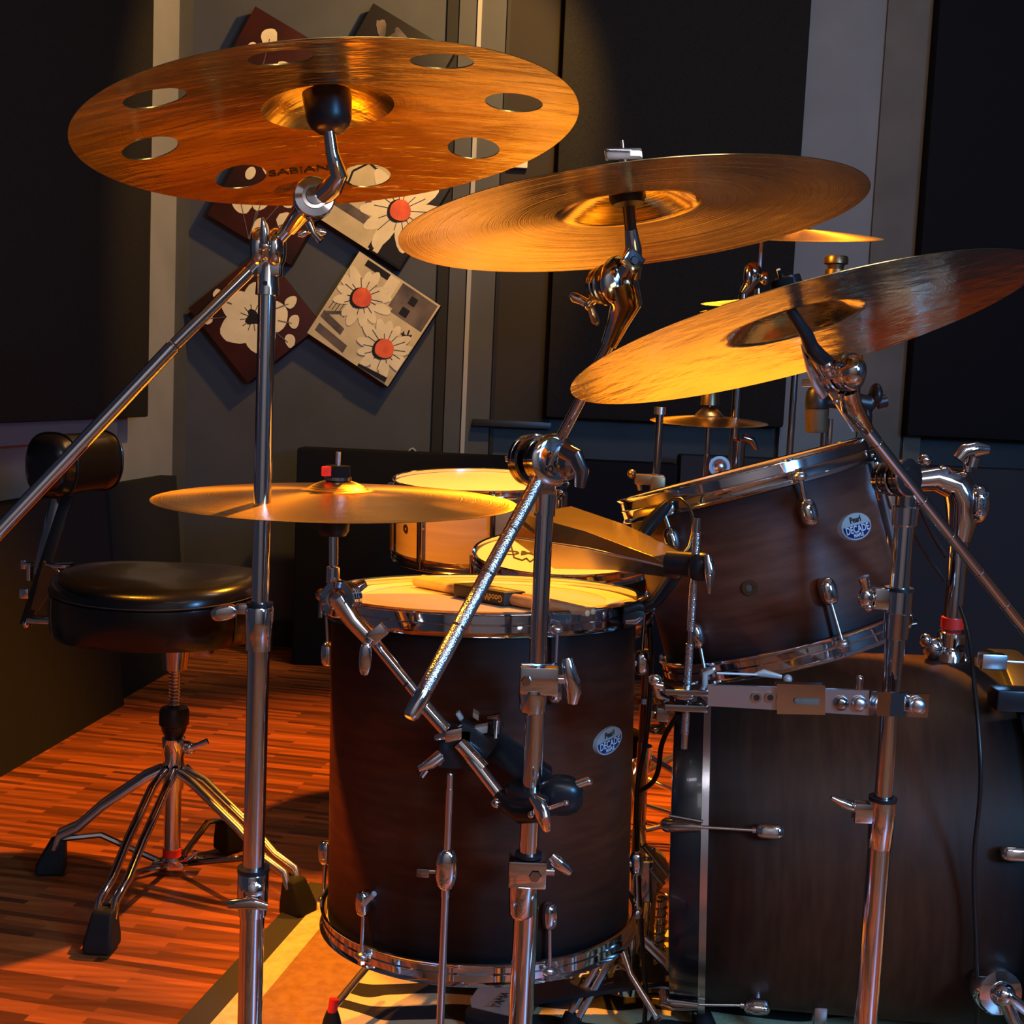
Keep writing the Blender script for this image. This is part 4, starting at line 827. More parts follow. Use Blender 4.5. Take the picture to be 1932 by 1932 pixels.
def lug(root, c, n, r, ang_dir, z, zh, hr, up=True, w_=.009, L_=.034, m=CH, rodm=CHB, flare=True):
    """c: shell top centre; ang_dir: outward unit dir; z: lug centre; zh: hoop ear level"""
    p = c+n*z+ang_dir*(r+.010); mb = MB(); sd = n.cross(ang_dir)
    mb.ell(p, ang_dir*w_*1.05, sd*w_, n*L_*.5, 20, 12, pw=.72); mb.tube(c+n*z+ang_dir*(r-.001), p, w_*.8)
    l = mesh('lug', mb, m, root)
    mb = MB(); e = c+n*zh+ang_dir*(hr+.006); mb.tube(p+n*(L_*.4 if up else -L_*.4), e, .0026, n=10); mb.ell(e, ang_dir*.007, sd*.009, n*.006, 14, 8); mb.tube(e+n*(0 if up else 0), e+n*(.010 if up else -.010), .0042, n=4)
    mesh('tension_rod', mb, rodm, l); return l
# ---- floor tom
T = P(914, 1130, 1.62); B = P(903, 1718, 1.60)
n = (T-B).normalized(); L_ = (T-B).length; xd = V((0, -1, 0)); fr = frame(T, n, xd); rs = .2035; rh = .2105
ft = empty('floor_tom', T, fr, label='large dark sunburst floor tom with chrome hoops in the middle foreground', cat='drum')
mesh('shell', MB().lathe([(rs-.006, 0), (rs, -.002), (rs, -L_+.002), (rs-.006, -L_), (rs-.006, 0)], T, n, 128), burst('floor_tom_stain', -L_, 0, (.006, .004, .004), (.11, .026, .009)), ft)
mesh('top_hoop', hoop(T+n*.010, n, rh, .029), CH, ft)
mesh('bottom_hoop', hoop(B-n*.010, n, rh, .026, up=False), CH, ft)
hd = mesh('drumhead', MB().lathe([(rs+.001, -.006), (rs+.001, .0005), (rs-.004, .002), (0, .002)], T, n, 96), HEAD, ft, label='cream coated drumhead')
mesh('dampening_ring', MB().lathe([(rs-.006, .0022), (rs-.006, .0028), (rs-.040, .0028), (rs-.040, .0022)], T, n, 96, True), HEADR, hd)
mesh('bottom_head', MB().lathe([(rs+.001, .004), (rs+.001, -.001), (0, -.002)], B, n, 64), HEADR, ft)
side = n.cross(YY).normalized(); side = side if side.x > 0 else -side; frt = n.cross(side); frt = frt if frt.y < 0 else -frt
def adir(deg): a = math.radians(deg); return (side*math.sin(a)+frt*math.cos(a)).normalized()
for a in (-95, -40, 25, 90, 140, 200):
    if a in (-95, 25, 90, 140): lug(ft, T, n, rs, adir(a), -.082, -.010, rh)
    lug(ft, T, n, rs, adir(a), -L_+.070, -L_+.004, rh, up=False)
badge(ft, 1146, 1397, T, n, rs, .029, 6)
def ftleg(a, foot, redtape=False):
    d = adir(a); p = B+n*.05+d*(rs+.018); mb = MB(); mb.box(p-d*.008, n.cross(d)*.011, d*.010, n*.018, .003); br = mesh('leg_bracket', mb, CHB, ft)
    mb = MB(); f_ = V(foot); knee = V((p.x, p.y, 0)) ; m1 = p-n*.10; m2 = (f_+m1)/2+Z*.01
    mb.path([p+n*.030, p-n*.085, p-n*.10, f_+(m1-f_)*.55-d*0, f_+Z*.045, f_+Z*.03], .0052, 12); lg_ = mesh('leg', mb, CHB, ft)
    if redtape: mesh('red_tape', MB().tube(f_+Z*.055+(m1-f_)*.02, f_+Z*.040, .0068), RED, lg_)
    mesh('rubber_foot', MB().lathe([(.008, .042), (.012, .030), (.017, .004), (.016, 0)], f_, Z, 20), RUB, lg_)
    return p
ftleg(-150, F(625, 1962, .012), True); ftleg(120, F(1235, 1975, .012)); ftleg(190, F(900, 1800, .012))
mesh('lever', MB().path([P(686, 1706, 1.425), P(706, 1686, 1.41)], .0034, 8), SILV, ft)
# ---- sticks on the head
fc = T+n*.003
def onhead(px, py, off=0):
    d = ray(px, py); o = V((0, 0, H)); t = (fc+n*off-o).dot(n)/d.dot(n); return o+d*t
a, b = onhead(785, 1094, .008), onhead(1005, 1135, .008); u = (b-a).normalized(); sd = n.cross(u).normalized()
for i, (o_, lab) in enumerate(((.0078, 'hickory drumstick lying on floor tom head, far one in the sleeve'), (-.0078, 'hickory drumstick lying on floor tom head, near one in the sleeve'))):
    p = a+sd*o_+u*(.008*i); L2 = .385; mb = MB(); mb.lathe([(0, 0), (.005, .001), (.0075, .006), (.0075, .26), (.0045, .365), (.0032, .370), (.0042, .376), (.0038, .384), (0, .386)], p, u, 20); mesh('drumstick', mb, STICKW, label=lab, cat='drumstick', group='pair of drumsticks on the floor tom')
c = onhead(922, 1120, .009); sl = MB(); sl.box(c, u*.058, sd*.0170, n*.0086, .002)
o = mesh('stick_sleeve', sl, CARD, label='black card sleeve wrapped around the pair of drumsticks', cat='sleeve')
fn = -sd if sd.y > 0 else sd
text('lettering', 'GoodWood', YEL, o, frame(c+fn*.0173+u*.022, fn, -u), .0125, .0001, bold=.0002)
mb = MB(); mb.box(c+n*.0088+u*.028, u*.020, sd*.007, n*.0003, .0002); mesh('yellow_print', mb, YEL, o)
text('size_lettering', '5A', WHITEINK, o, frame(c+n*.0088-u*.020, n, -u), .011, .0001)
# ---- rack tom
c0, nr, xd, Rr = fitdisc(1406, 901, 1.62, 241, .014, 13.5, False)
cB = P(1492, 1208, 1.60)
nr2 = (c0-cB).normalized(); nr = (nr2*.3+nr*.7).normalized(); Lr = (c0-cB).length*.985
fr = frame(c0, nr, xd); rt = empty('rack_tom', c0, fr, label='dark sunburst rack tom tilted left above the bass drum', cat='drum')
rsr = Rr*.955
mesh('shell', MB().lathe([(rsr-.006, 0), (rsr, -.002), (rsr, -Lr+.002), (rsr-.006, -Lr), (rsr-.006, 0)], c0, nr, 128), burst('rack_tom_stain', -Lr, 0, (.010, .009, .012), (.16, .055, .03)), rt)
mesh('top_hoop', hoop(c0+nr*.012, nr, Rr, .031), CH, rt)
cb_ = c0-nr*Lr; mesh('bottom_hoop', hoop(cb_-nr*.012, nr, Rr, .026, up=False), CH, rt)
mesh('drumhead', MB().lathe([(rsr+.001, -.006), (rsr+.001, .0005), (0, .002)], c0, nr, 96), HEAD, rt, label='cream coated drumhead')
mesh('bottom_head', MB().lathe([(rsr+.001, .004), (rsr+.001, -.001), (0, -.002)], cb_, nr, 64), HEADR, rt)
def dirat(px, py, c, n_, r): q_ = raycyl(px, py, c, n_, r); d_ = q_-c; return (d_-n_*d_.dot(n_)).normalized(), (q_-c).dot(n_)
d_, z_ = dirat(1518, 968, c0, nr, rsr); lug(rt, c0, nr, rsr, d_, z_, -.012, Rr, w_=.0105, L_=.034)
d_, z_ = dirat(1555, 1115, c0, nr, rsr); lug(rt, c0, nr, rsr, d_, z_, -Lr+.004, Rr, up=False, w_=.0105, L_=.034)
for px_, py_ in ((1338, 1020),):
    d_, z_ = dirat(px_, py_, c0, nr, rsr)
dl = dirat(1285, 1040, c0, nr, rsr)[0]; lug(rt, c0, nr, rsr, dl, -.05, -.012, Rr); lug(rt, c0, nr, rsr, dl, -Lr+.05, -Lr+.004, Rr, up=False)
d_, z_ = dirat(1415, 1109, c0, nr, rsr); q = c0+nr*z_+d_*rsr; mesh('air_vent', MB().lathe([(.0045, 0), (.0095, 0), (.0095, .002), (.0045, .002)], q, d_, 28, True), BRASSD, rt)
mesh('vent_core', MB().tube(q, q+d_*.0008, .005), BROWNP, rt)
badge(rt, 1612, 994, c0, nr, rsr, .029, -2)
# suspension mount on right side
sdr = (X-nr*X.dot(nr)).normalized(); mb = MB()
mb.path([c0-nr*.012+sdr*(Rr+.006), c0-nr*.05+sdr*(Rr+.014), c0-nr*(Lr-.05)+sdr*(Rr+.010), c0-nr*(Lr-.01)+sdr*(Rr+.002)], [.007, .010, .010, .006], 12, flat=.6); mm = mesh('mount_arm', mb, CH, rt)
mb = MB()
for i in range(5): mb.lathe([(.004, -.002), (.010, -.002), (.010, .002), (.004, .002)], c0+nr*(.002-.006*i)+sdr*(Rr+.016), nr, 20, True)
mesh('rubber_grommet', mb, RUB, mm)
mb = MB(); mb.box(c0-nr*.065+sdr*(Rr+.022), sdr*.012, YY*.016, nr*.024, .004); mesh('mount_plate', mb, CH, mm)
# ---- bass drum
BR = .272; bc0 = P(1300, 1600, 1.80); bz = BR+.0115; by = 1.80
bl = V((P(1272, 1600, by).x, by, bz)); ax = V((1, -.165, .04)).normalized(); BL = .46
fr = frame(bl, ax, Z); bd = empty('bass_drum', bl, fr, label='big dark brown bass drum lying on its side at right', cat='drum')
rb_ = BR-.012
mesh('shell', MB().lathe([(rb_-.006, .03), (rb_, .032), (rb_, BL-.002), (rb_-.006, BL), (rb_-.006, .03)], bl, ax, 160), burst('bass_drum_stain', .0, BL, (.005, .005, .006), (.095, .030, .012)), bd)
mesh('batter_hoop', MB().lathe([(BR-.012, 0), (BR, .001), (BR+.001, .004), (BR+.001, .044), (BR-.001, .048), (BR-.012, .048)], bl, ax, 160, True), mat('black_lacquer', (.006, .006, .008), .25, coat=.3), bd)
i0 = .040; mesh('hoop_inlay', MB().lathe([(BR-.012, i0), (BR+.0022, i0), (BR+.0022, i0+.0095), (BR-.012, i0+.0095)], bl, ax, 160, True), CHB, bd, label='silver band around the batter side')
mesh('batter_head', MB().lathe([(BR-.013, .012), (0, .012)], bl, ax, 96), HEAD, bd)
mesh('front_hoop', MB().lathe([(BR-.012, 0), (BR, .001), (BR+.001, .004), (BR+.001, .036), (BR-.012, .04)], bl+ax*(BL-.01), ax, 160, True), BLK, bd)
mesh('front_head', MB().lathe([(BR-.013, BL+.012), (0, BL+.012)], bl, ax, 96), FOAMB, bd)
def bdlug(px, py, cx0):
    d_, z_ = dirat(px, py, bl, ax, rb_+.01); p = bl+ax*z_+d_*(rb_+.014); sd_ = ax.cross(d_); mb = MB()
    mb.ell(p, ax*.018, sd_*.010, d_*.010, 20, 12, pw=.6); mb.tube(bl+ax*z_+d_*rb_, p, .008); l = mesh('lug', mb, CH, bd)
    e_ = bl+ax*.020+d_*(BR+.008); mb = MB(); mb.tube(p-ax*.016, e_, .0022, n=10); mb.tube(p-ax*.022, p-ax*.014, .0042); mesh('tension_rod', mb, CHB, l)
    mb = MB(); c_ = bl+ax*.006+d_*(BR+.008); mb.path([c_-ax*.012-d_*.016, c_-ax*.010-d_*.002, c_+ax*.002, c_+ax*.034], [.008, .0095, .0095, .006], 14); mb.path([c_-ax*.008-sd_*.012, c_+ax*.036-sd_*.007], .0022, 8); mesh('claw', mb, CHD, l)
bdlug(1452, 1568, 0); bdlug(1428, 1893, 0)
for a in (35, 75, 140, 200, 250, 300):
    d_ = Z*math.cos(math.radians(a))+YY*math.sin(math.radians(a))
# right side claws and lugs at the frame edge
d_, z_ = dirat(1906, 1610, bl, ax, rb_+.01); p = bl+ax*(z_+.006)+d_*(rb_+.014); mb = MB(); mb.ell(p, ax*.019, ax.cross(d_)*.0095, d_*.010, pw=.6); mb.tube(bl+ax*(z_)+d_*rb_, p, .008); l = mesh('lug', mb, CH, bd); mesh('tension_rod', MB().tube(p, bl+ax*(BL+.01)+d_*(BR+.006), .0022), CHB, l)
d_, z_ = dirat(1872, 1262, bl, ax, rb_+.004); p = P(1872, 1247, 1.62); mb = MB(); mb.box(p, X*.017, YY*.010, Z*.0105, .002); l = mesh('lug', mb, CHB, bd); mesh('tension_rod', MB().path([p, p+X*.08], .0022, 8), CHB, l)
p = P(1915, 1318, 1.57); mb = MB(); mb.box(p, X*.030, YY*.018, Z*.014, .003); l = mesh('claw', mb, BLKM, bd)
# spur
p = P(1884, 1870, 1.475); dd = V((.1, -1, .1)).normalized(); mb = MB(); mb.lathe([(0, -.03), (.026, -.028), (.031, -.018), (.031, 0), (.028, .006), (.016, .009), (0, .009)], p, dd, 32); mb.ball(p+dd*.010, .016)
sp = mesh('spur_bracket', mb, CH, bd); f_ = V((p.x+.12, p.y-.14, .012))
mb = MB(); mb.path([p+dd*.012, p+dd*.02+Z*-.03+X*.012, f_], [.012, .0085, .0075], 14); mesh('spur', mb, CH, sp); mb = MB(); lever(mb, p+dd*.022+Z*.004, V((.8, 0, -.6)), dd, .040, .014); mesh('wing_bolt', mb, CH, sp)
mb = MB(); pp = P(1546, 1915, 1.58); mb.box(pp, X*.009, YY*.008, Z*.014, .003); mesh('anchor_bracket', mb, CHB, bd)
# ---- tom holder post on the bass drum
Yh = 1.74; q = P(1799, 1150, Yh); A = lambda y: V((q.x, q.y, zat(y, q))); k = s(Yh)
e = empty('tom_holder', A(1285), label='chrome tom holder post with ball joint and red ring on top of bass drum', cat='tom holder')
mb = MB(); mb.box(A(1268)-X*5*k, X*46*k, YY*.02, Z*12*k, .003); mb.lathe([(34*k, -30*k), (28*k, 10*k), (24*k, 20*k)], A(1245), Z, 24); mb.ell(A(1225)-X*32*k, X*20*k, YY*18*k, Z*22*k); mb.ell(A(1210)-X*48*k, X*12*k, YY*12*k, Z*14*k); mb.ell(A(1250)+X*26*k, X*14*k, YY*14*k, Z*22*k); mb.lathe([(17*k, -20*k), (25*k, -16*k), (26*k, 10*k), (18*k, 16*k)], A(1203), Z, 28); mesh('base_bracket', mb, CH, e)
mb = MB(); mb.tube(A(1250), A(960), 17*k); post = mesh('post', mb, CH, e)
mesh('red_tape', MB().tube(A(1185), A(1165), 21*k), RED, post)
mb = MB(); mb.path([A(1020), A(985)+X*2*k, A(945)+X*2*k, A(915)-X*16*k, A(905)-X*55*k, A(912)-X*95*k], [21*k, 28*k, 34*k, 30*k, 24*k, 20*k], 24); mb.ell(A(905)-X*40*k, X*22*k, YY*24*k, Z*26*k); hb = mesh('elbow', mb, CH, e)
mb = MB(); mb.tube(A(880)+X*6*k-YY*.01, A(862)+X*10*k-YY*.01, 11*k); mb.path([A(868)-X*14*k, A(852)-X*2*k, A(846)+X*20*k, A(846)+X*42*k], [13*k, 15*k, 14*k, 8*k], 14, flat=.75); mb.tube(A(890)+X*4*k, A(850)+X*8*k, 8*k); mesh('wing_bolt', mb, CH, e)
mb = MB(); mb.ell(A(948)+X*24*k-YY*10*k, X*20*k, YY*30*k, Z*36*k, pw=.8); lp = mesh('clamp_plate', mb, CH, e)
text('lettering', 'Pearl', BLK, lp, frame(A(945)+X*24*k-YY*42*k, -YY, V((0, 0, -1))), .017, .0002)
mb = MB(); mb.tube(A(905)-X*90*k, P(1655, 905, 1.66), 13*k); mb.box(P(1660, 920, 1.66), X*16*k, YY*.014, Z*22*k, .003); mb.box(P(1680, 1010, 1.67), X*6*k, YY*.006, Z*70*k, .002); mesh('tom_arm', mb, CH, e)
# ---- wooden snare
c0, nn, xd = disc(905, 911, 2.60, .135, -1, False); Rs = 163*s(2.6); fr = frame(c0, nn, xd); sn = empty('snare_drum', c0, fr, label='maple snare drum standing behind low cymbal near back panel', cat='drum')
Ls = .155
mesh('shell', MB().lathe([(Rs-.010, 0), (Rs-.006, -.002), (Rs-.006, -Ls), (Rs-.010, -Ls), (Rs-.010, 0)], c0, nn, 96), MAPLE, sn)
mesh('top_hoop', hoop(c0+nn*.008, nn, Rs, .024, lip=.003), CH, sn); mesh('bottom_hoop', hoop(c0-nn*(Ls+.008), nn, Rs, .022, up=False, lip=.003), CHD, sn)
mesh('drumhead', MB().lathe([(Rs-.004, -.004), (Rs-.005, .001), (0, .002)], c0, nn, 96), HEAD, sn, label='cream coated drumhead')
side = nn.cross(YY).normalized(); side = side if side.x > 0 else -side; frt = nn.cross(side); frt = frt if frt.y < 0 else -frt
for a in (-80, -38, 10, 62, 100, 180, 240):
    d_ = (side*math.sin(math.radians(a))+frt*math.cos(math.radians(a))); mb = MB(); p = c0+d_*(Rs+.004); mb.path([p-nn*.02, p-nn*(Ls-.01)], .006, 12); mb.path([p-nn*.0, p-nn*(Ls+.005)], .003, 8); mb.tube(c0+d_*(Rs-.008)-nn*Ls*.5, p-nn*Ls*.5, .006); mb.ell(p-nn*.004, d_*.007, side*.007, nn*.006); mesh('tube_lug', mb, CHD, sn)
d_ = (side*math.sin(math.radians(-56))+frt*math.cos(math.radians(-56))); q_ = c0+d_*(Rs-.006)-nn*.085; mesh('air_vent', MB().lathe([(.004, 0), (.009, 0), (.009, .002), (.004, .002)], q_, d_, 24, True), BRASSD, sn)
def snarestand(x, y, ztop, R_, label):
    e_ = empty('snare_stand', (x, y, 0), label=label, cat='snare stand'); mb = MB(); mb.tube(V((x, y, .12)), V((x, y, ztop-.06)), .011); mesh('stand_tube', mb, CHD, e_)
    for i in range(3):
        a = i*2*PI/3+.5; dd_ = V((math.cos(a), math.sin(a), 0)); mesh('basket_arm', MB().path([V((x, y, ztop-.07)), V((x, y, ztop-.03))+dd_*R_*.75, V((x, y, ztop))+dd_*(R_+.004), V((x, y, ztop+.018))+dd_*(R_+.006)], .005, 8), CHD, e_)
        l_ = mesh('leg', MB().path([V((x, y, .22)), V((x, y, .10))+dd_*.14, V((x, y, .02))+dd_*.24], .005, 8), CHD, e_); mesh('rubber_foot', MB().path([V((x, y, .03))+dd_*.23, V((x, y, .001))+dd_*.245], [.011, .015], 10), RUB, l_)
lowc = c0-nn*(Ls+.01); snarestand(lowc.x, lowc.y, lowc.z-.006, Rs, 'folding chrome stand under the maple snare drum')
# ---- second snare with printed head
c0, nn, xd = disc(1064, 1048, 2.18, .25, -1.5, False); Rs = 172*s(2.18); fr = frame(c0, nn, xd); s2 = empty('snare_drum', c0, fr, label='dark snare drum with printed white head right behind the floor tom', cat='drum'); Ls = .11
mesh('shell', MB().lathe([(Rs-.010, 0), (Rs-.006, -.002), (Rs-.006, -Ls), (Rs-.010, -Ls), (Rs-.010, 0)], c0, nn, 96), BLKM, s2)
mesh('top_hoop', hoop(c0+nn*.008, nn, Rs, .024, lip=.003), CH, s2); mesh('bottom_hoop', hoop(c0-nn*(Ls+.008), nn, Rs, .022, up=False, lip=.003), CHD, s2)
h2 = mesh('drumhead', MB().lathe([(Rs-.004, -.004), (Rs-.005, .001), (0, .002)], c0, nn, 96), HEAD, s2, label='cream head printed with upside down letters')
def onp(px, py, off=.0026):
    d = ray(px, py); o_ = V((0, 0, H)); t = (c0+nn*off-o_).dot(nn)/d.dot(nn); return o_+d*t
text('lettering', 'REMO', INK, h2, frame(onp(1003, 1043), nn, -xd), .040, .0001, bold=.0008)
mb = MB(); op = [(964, 1028), (970, 1052), (985, 1057), (993, 1053), (1000, 1060), (1008, 1054), (1016, 1058), (1035, 1055), (1036, 1028)]; pts = [onp(x, y) for x, y in op]
for a, b in zip(pts, pts[1:]): mb.path([a, b], .0014, 5)
mesh('crown_outline', mb, INK, h2)
for a in (-85, -50, -15, 20, 60, 95):
    a = math.radians(a); d_ = xd*math.sin(a)+nn.cross(xd)*-math.cos(a); p = c0+d_*(Rs+.004); mb = MB(); mb.path([p, p-nn*.04], .003, 8); mb.ell(p-nn*.055, d_*.009, nn.cross(d_)*.009, nn*.018); mesh('lug', mb, CH, s2)
lowc = c0-nn*(Ls+.01); snarestand(lowc.x, lowc.y, lowc.z-.006, Rs, 'chrome stand under the dark snare with printed head')
# ------------------------------------------------------------------ throne
Yt = 2.2; sc = P(305, 1095, Yt); zt, zb = .565, .452; cx, cy = sc.x, sc.y
th = empty('drum_throne', (cx, cy, 0), label='black padded drum throne with backrest standing on laminate floor at left', cat='drum throne')
def saddle(zs, N=96):
    mb = MB(); v = []; f = []; k = len(zs)
    for (r, z, e) in zs:
        for i in range(N):
            t = 2*PI*i/N; c_, s_ = math.cos(t), math.sin(t); rr = r/((abs(c_)**e+abs(s_)**e)**(1/e)) if e > 2 else r
            v.append(V((cx+rr*c_*1.0, cy+rr*s_*.98, z+(.006*math.cos(2*t)*(r/.19)**2 if z > .5 else 0))))
    for j in range(k-1): f += [[j*N+i, j*N+(i+1) % N, (j+1)*N+(i+1) % N, (j+1)*N+i] for i in range(N)]
    f += [list(range(N))[::-1], [(k-1)*N+i for i in range(N)]]
    return mb.add(v, f)
prof = [(.165, zb-.006, 2.2), (.182, zb-.002, 2.3), (.187, zb+.01, 2.35), (.190, zb+.04, 2.35), (.189, zb+.070, 2.35), (.1885, zb+.0725, 2.35), (.186, zb+.0735, 2.35), (.188, zb+.075, 2.35), (.186, zb+.088, 2.4), (.179, zb+.099, 2.45), (.168, zb+.1045, 2.45), (.150, zb+.108, 2.4), (.11, zt-.003, 2.2), (.06, zt-.008, 2.1), (.02, zt-.011, 2.0), (.002, zt-.011, 2.0)]
se = mesh('seat', saddle(prof), LEA, th)
mb = MB(); pts = []
for i in range(97):
    t = 2*PI*i/96; c_, s_ = math.cos(t), math.sin(t); rr = .1885/((abs(c_)**2.35+abs(s_)**2.35)**(1/2.35)); pts.append(V((cx+rr*c_, cy+rr*s_*.98, zb+.0775+.006*math.cos(2*t))))
mb.path(pts, .0008, 6)
for t in (-.62, -2.45): # vertical seams
    c_, s_ = math.cos(t), math.sin(t); rr = .1905/((abs(c_)**2.35+abs(s_)**2.35)**(1/2.35)); mb.path([V((cx+rr*c_, cy+rr*s_*.98, zb+.075)), V((cx+rr*c_*1.005, cy+rr*s_*.985, zb+.04)), V((cx+rr*c_*.98, cy+rr*s_*.965, zb+.002))], .0010, 6)
mesh('stitching', mb, THR, se)
def TP(px, py, dy=0): return P(px, py, Yt+dy)
k = s(Yt); hx, hy = P(327, 1450, Yt).x, Yt
A = lambda y: V((hx, hy, zat(y, V((hx, hy, .3)))))
mb = MB(); mb.box(V((cx+.02, cy, zb-.016)), X*.07, YY*.06, Z*.010, .004); mb.box(V((cx+.085, cy-.02, zb-.022)), X*.014, YY*.02, Z*.016, .003); mb.tube(A(1262), V((hx, hy, zb-.01)), .022, .03); mesh('seat_bracket', mb, CHD, th)
mb = MB(); z0, z1 = A(1345).z, A(1250).z; nth = 15; pr = []
for i in range(nth*2+1): pr.append((.0115 if i % 2 else .0095, z0+(z1-z0)*i/(nth*2)))
mb.lathe(pr, V((hx, hy, 0)), Z, 24); mesh('threaded_stem', mb, CHB, th)
mb = MB(); mb.lathe([(.016, A(1390).z), (.022, A(1378).z), (.024, A(1368).z), (.027, A(1366).z), (.027, A(1342).z), (.024, A(1335).z), (.012, A(1332).z)], V((hx, hy, 0)), Z, 28); mesh('black_collar', mb, BLK, th)
mb = MB(); mb.lathe([(.016, A(1468).z), (.020, A(1460).z), (.019, A(1425).z), (.021, A(1420).z), (.021, A(1392).z), (.015, A(1388).z)], V((hx, hy, 0)), Z, 28); mb.ell(A(1408)+X*.030-YY*.005, X*.012, YY*.01, Z*.012); mb.path([A(1408)+X*.03-YY*.01, A(1400)+X*.048-YY*.012, A(1392)+X*.066-YY*.012], [.006, .005, .006], 10, flat=.6); mb.path([A(1402)+X*.03, A(1395)+X*.02-YY*.02], .005, 8); mesh('upper_hub', mb, CH, th)
mb = MB(); mb.tube(A(1470), A(1660), .0155); mb.tube(A(1465), A(1488), .019); ct = mesh('centre_tube', mb, CHB, th); mesh('red_tape', MB().tube(A(1600), A(1614), .0168), RED, ct)
mb = MB(); mb.lathe([(.02, A(1636).z), (.023, A(1630).z), (.023, A(1620).z), (.018, A(1614).z)], V((hx, hy, 0)), Z, 24); mb.box(A(1625)+X*.0-YY*.02, X*.03, YY*.012, Z*.006, .002); mb.path([A(1618)+X*.03-YY*.015, A(1608)+X*.045-YY*.015, A(1598)+X*.048-YY*.015], [.006, .006, .005], 10); mb.box(A(1615)+X*.05-YY*.01, X*.012, YY*.01, Z*.005, .001); mesh('lower_hub', mb, CH, th)
feet = {'a': (F(97, 1648), [(298, 1440), (245, 1480), (165, 1545), (135, 1570), (118, 1605)]),
        'b': (F(192, 1795), None), 'c': (F(562, 1728), [(352, 1450), (410, 1505), (470, 1562), (520, 1618), (548, 1665)]), 'd': (F(434, 1604), [(348, 1445), (375, 1470), (410, 1500), (425, 1530), (432, 1555)])}
hub = V((hx, hy, 0))
for kf, (fp, pts) in feet.items():
    d_ = (fp-hub); Lf = d_.length; d_ = d_.normalized(); sd_ = V((-d_.y, d_.x, 0))
    zh = A(1450).z; lg_ = MB()
    for o in ((-.013, .013)):
        lg_.path([hub+d_*.02+Z*zh+sd_*o*.7, hub+d_*Lf*.22+Z*(zh-.012)+sd_*o, hub+d_*Lf*.58+Z*zh*.66+sd_*o, hub+d_*Lf*.78+Z*zh*.46+sd_*o, hub+d_*Lf*.93+Z*.075+sd_*o, hub+d_*Lf*.97+Z*.05+sd_*o], [.008, .0085, .008, .0075, .007, .007], 10)
    l_ = mesh('leg', lg_, CHB if kf != 'b' else CH, th)
    mesh('leg_strut', MB().path([A(1625)+d_*.02, hub+d_*Lf*.60+Z*.07, hub+d_*Lf*.93+Z*.065], .006, 8), CHD, l_)
    mb = MB(); c_ = hub+d_*Lf; hh = .066
    b4 = [c_+d_*x_*.025+sd_*y_*.023 for x_, y_ in ((1, 1), (1, -1), (-1, -1), (-1, 1))]; t4 = [c_-d_*.012+Z*hh+d_*x_*.013+sd_*y_*.017 for x_, y_ in ((1, 1), (1, -1), (-1, -1), (-1, 1))]
    lo4 = [p_+Z*.004 for p_ in b4]; mb.add(lo4+[p_+Z*.022 for p_ in [c_+(q4-c_)*1.0 for q4 in b4]]+t4, [[3, 2, 1, 0], [8, 9, 10, 11]]+[[j+i, j+(i+1) % 4, j+4+(i+1) % 4, j+4+i] for j in (0, 4) for i in range(4)])
    ft_ = mesh('rubber_foot', mb, RUB, l_); bv = ft_.modifiers.new('b', 'BEVEL'); bv.width = .005; bv.segments = 3
# backrest
a, b = P(98, 878, 2.22), P(190, 868, 2.42); u = (b-a).normalized(); Lb = (b-a).length; mb = MB(); R_ = .058
ux_, uy_ = perp(u); up_ = Z-u*u.z; up_.normalize(); sd_ = u.cross(up_)
v = []; f = []; N = 40; secs = [(-.030, .55), (-.026, .75), (-.015, .92), (0, 1.0), (.005, 1.02), (.01, 1.0), (.25, .97), (.5, .96), (.75, .97), (.95, 1.0), (.96, 1.02), (.97, 1.0), (1.05, .92), (1.12, .7), (1.15, .4)]
for t, q_ in secs:
    off = t if t < 0 else t*Lb
    for i in range(N):
        g = 2*PI*i/N; c_, s_ = math.cos(g), math.sin(g); rr = R_*q_/((abs(c_)**2.6+abs(s_)**2.6)**(1/2.6)); v.append(a+u*off+sd_*rr*c_*.82+up_*rr*s_*1.0)
for j in range(len(secs)-1): f += [[j*N+i, j*N+(i+1) % N, (j+1)*N+(i+1) % N, (j+1)*N+i] for i in range(N)]
f += [list(range(N))[::-1], [(len(secs)-1)*N+i for i in range(N)]]; mb.add(v, f)
br = mesh('backrest', mb, LEA, th)
for t in (0.005*1, .955*1):
    mb = MB()
    off = t*Lb; pts = []
    for i in range(N+1):
        g = 2*PI*i/N; c_, s_ = math.cos(g), math.sin(g); rr = R_*1.03/((abs(c_)**2.6+abs(s_)**2.6)**(1/2.6)); pts.append(a+u*off+sd_*rr*c_*.82+up_*rr*s_)
    mb.path(pts, .0018, 6); mesh('piping', mb, LEA, br)
def bar(p, q, w_, t_, m, nm, par):
    d = (q-p).normalized(); sx_ = d.cross(YY).normalized(); mb = MB(); mb.box((p+q)/2, d*(q-p).length/2, sx_*w_, d.cross(sx_)*t_, .002); return mesh(nm, mb, m, par)
bar(P(128, 935, 2.30), P(48, 1180, 2.26), .011, .004, BLKM, 'backrest_post', th); bar(P(108, 925, 2.31), P(72, 1085, 2.29), .010, .003, CHD, 'backrest_rail', th)
mb = MB(); p4 = [P(82, 1058, 2.25), P(112, 1082, 2.25), P(95, 1115, 2.25), P(72, 1152, 2.25), P(58, 1150, 2.25)]; mb.prism(p4, YY*.004); pl = mesh('backrest_plate', mb, BRASSD, th)
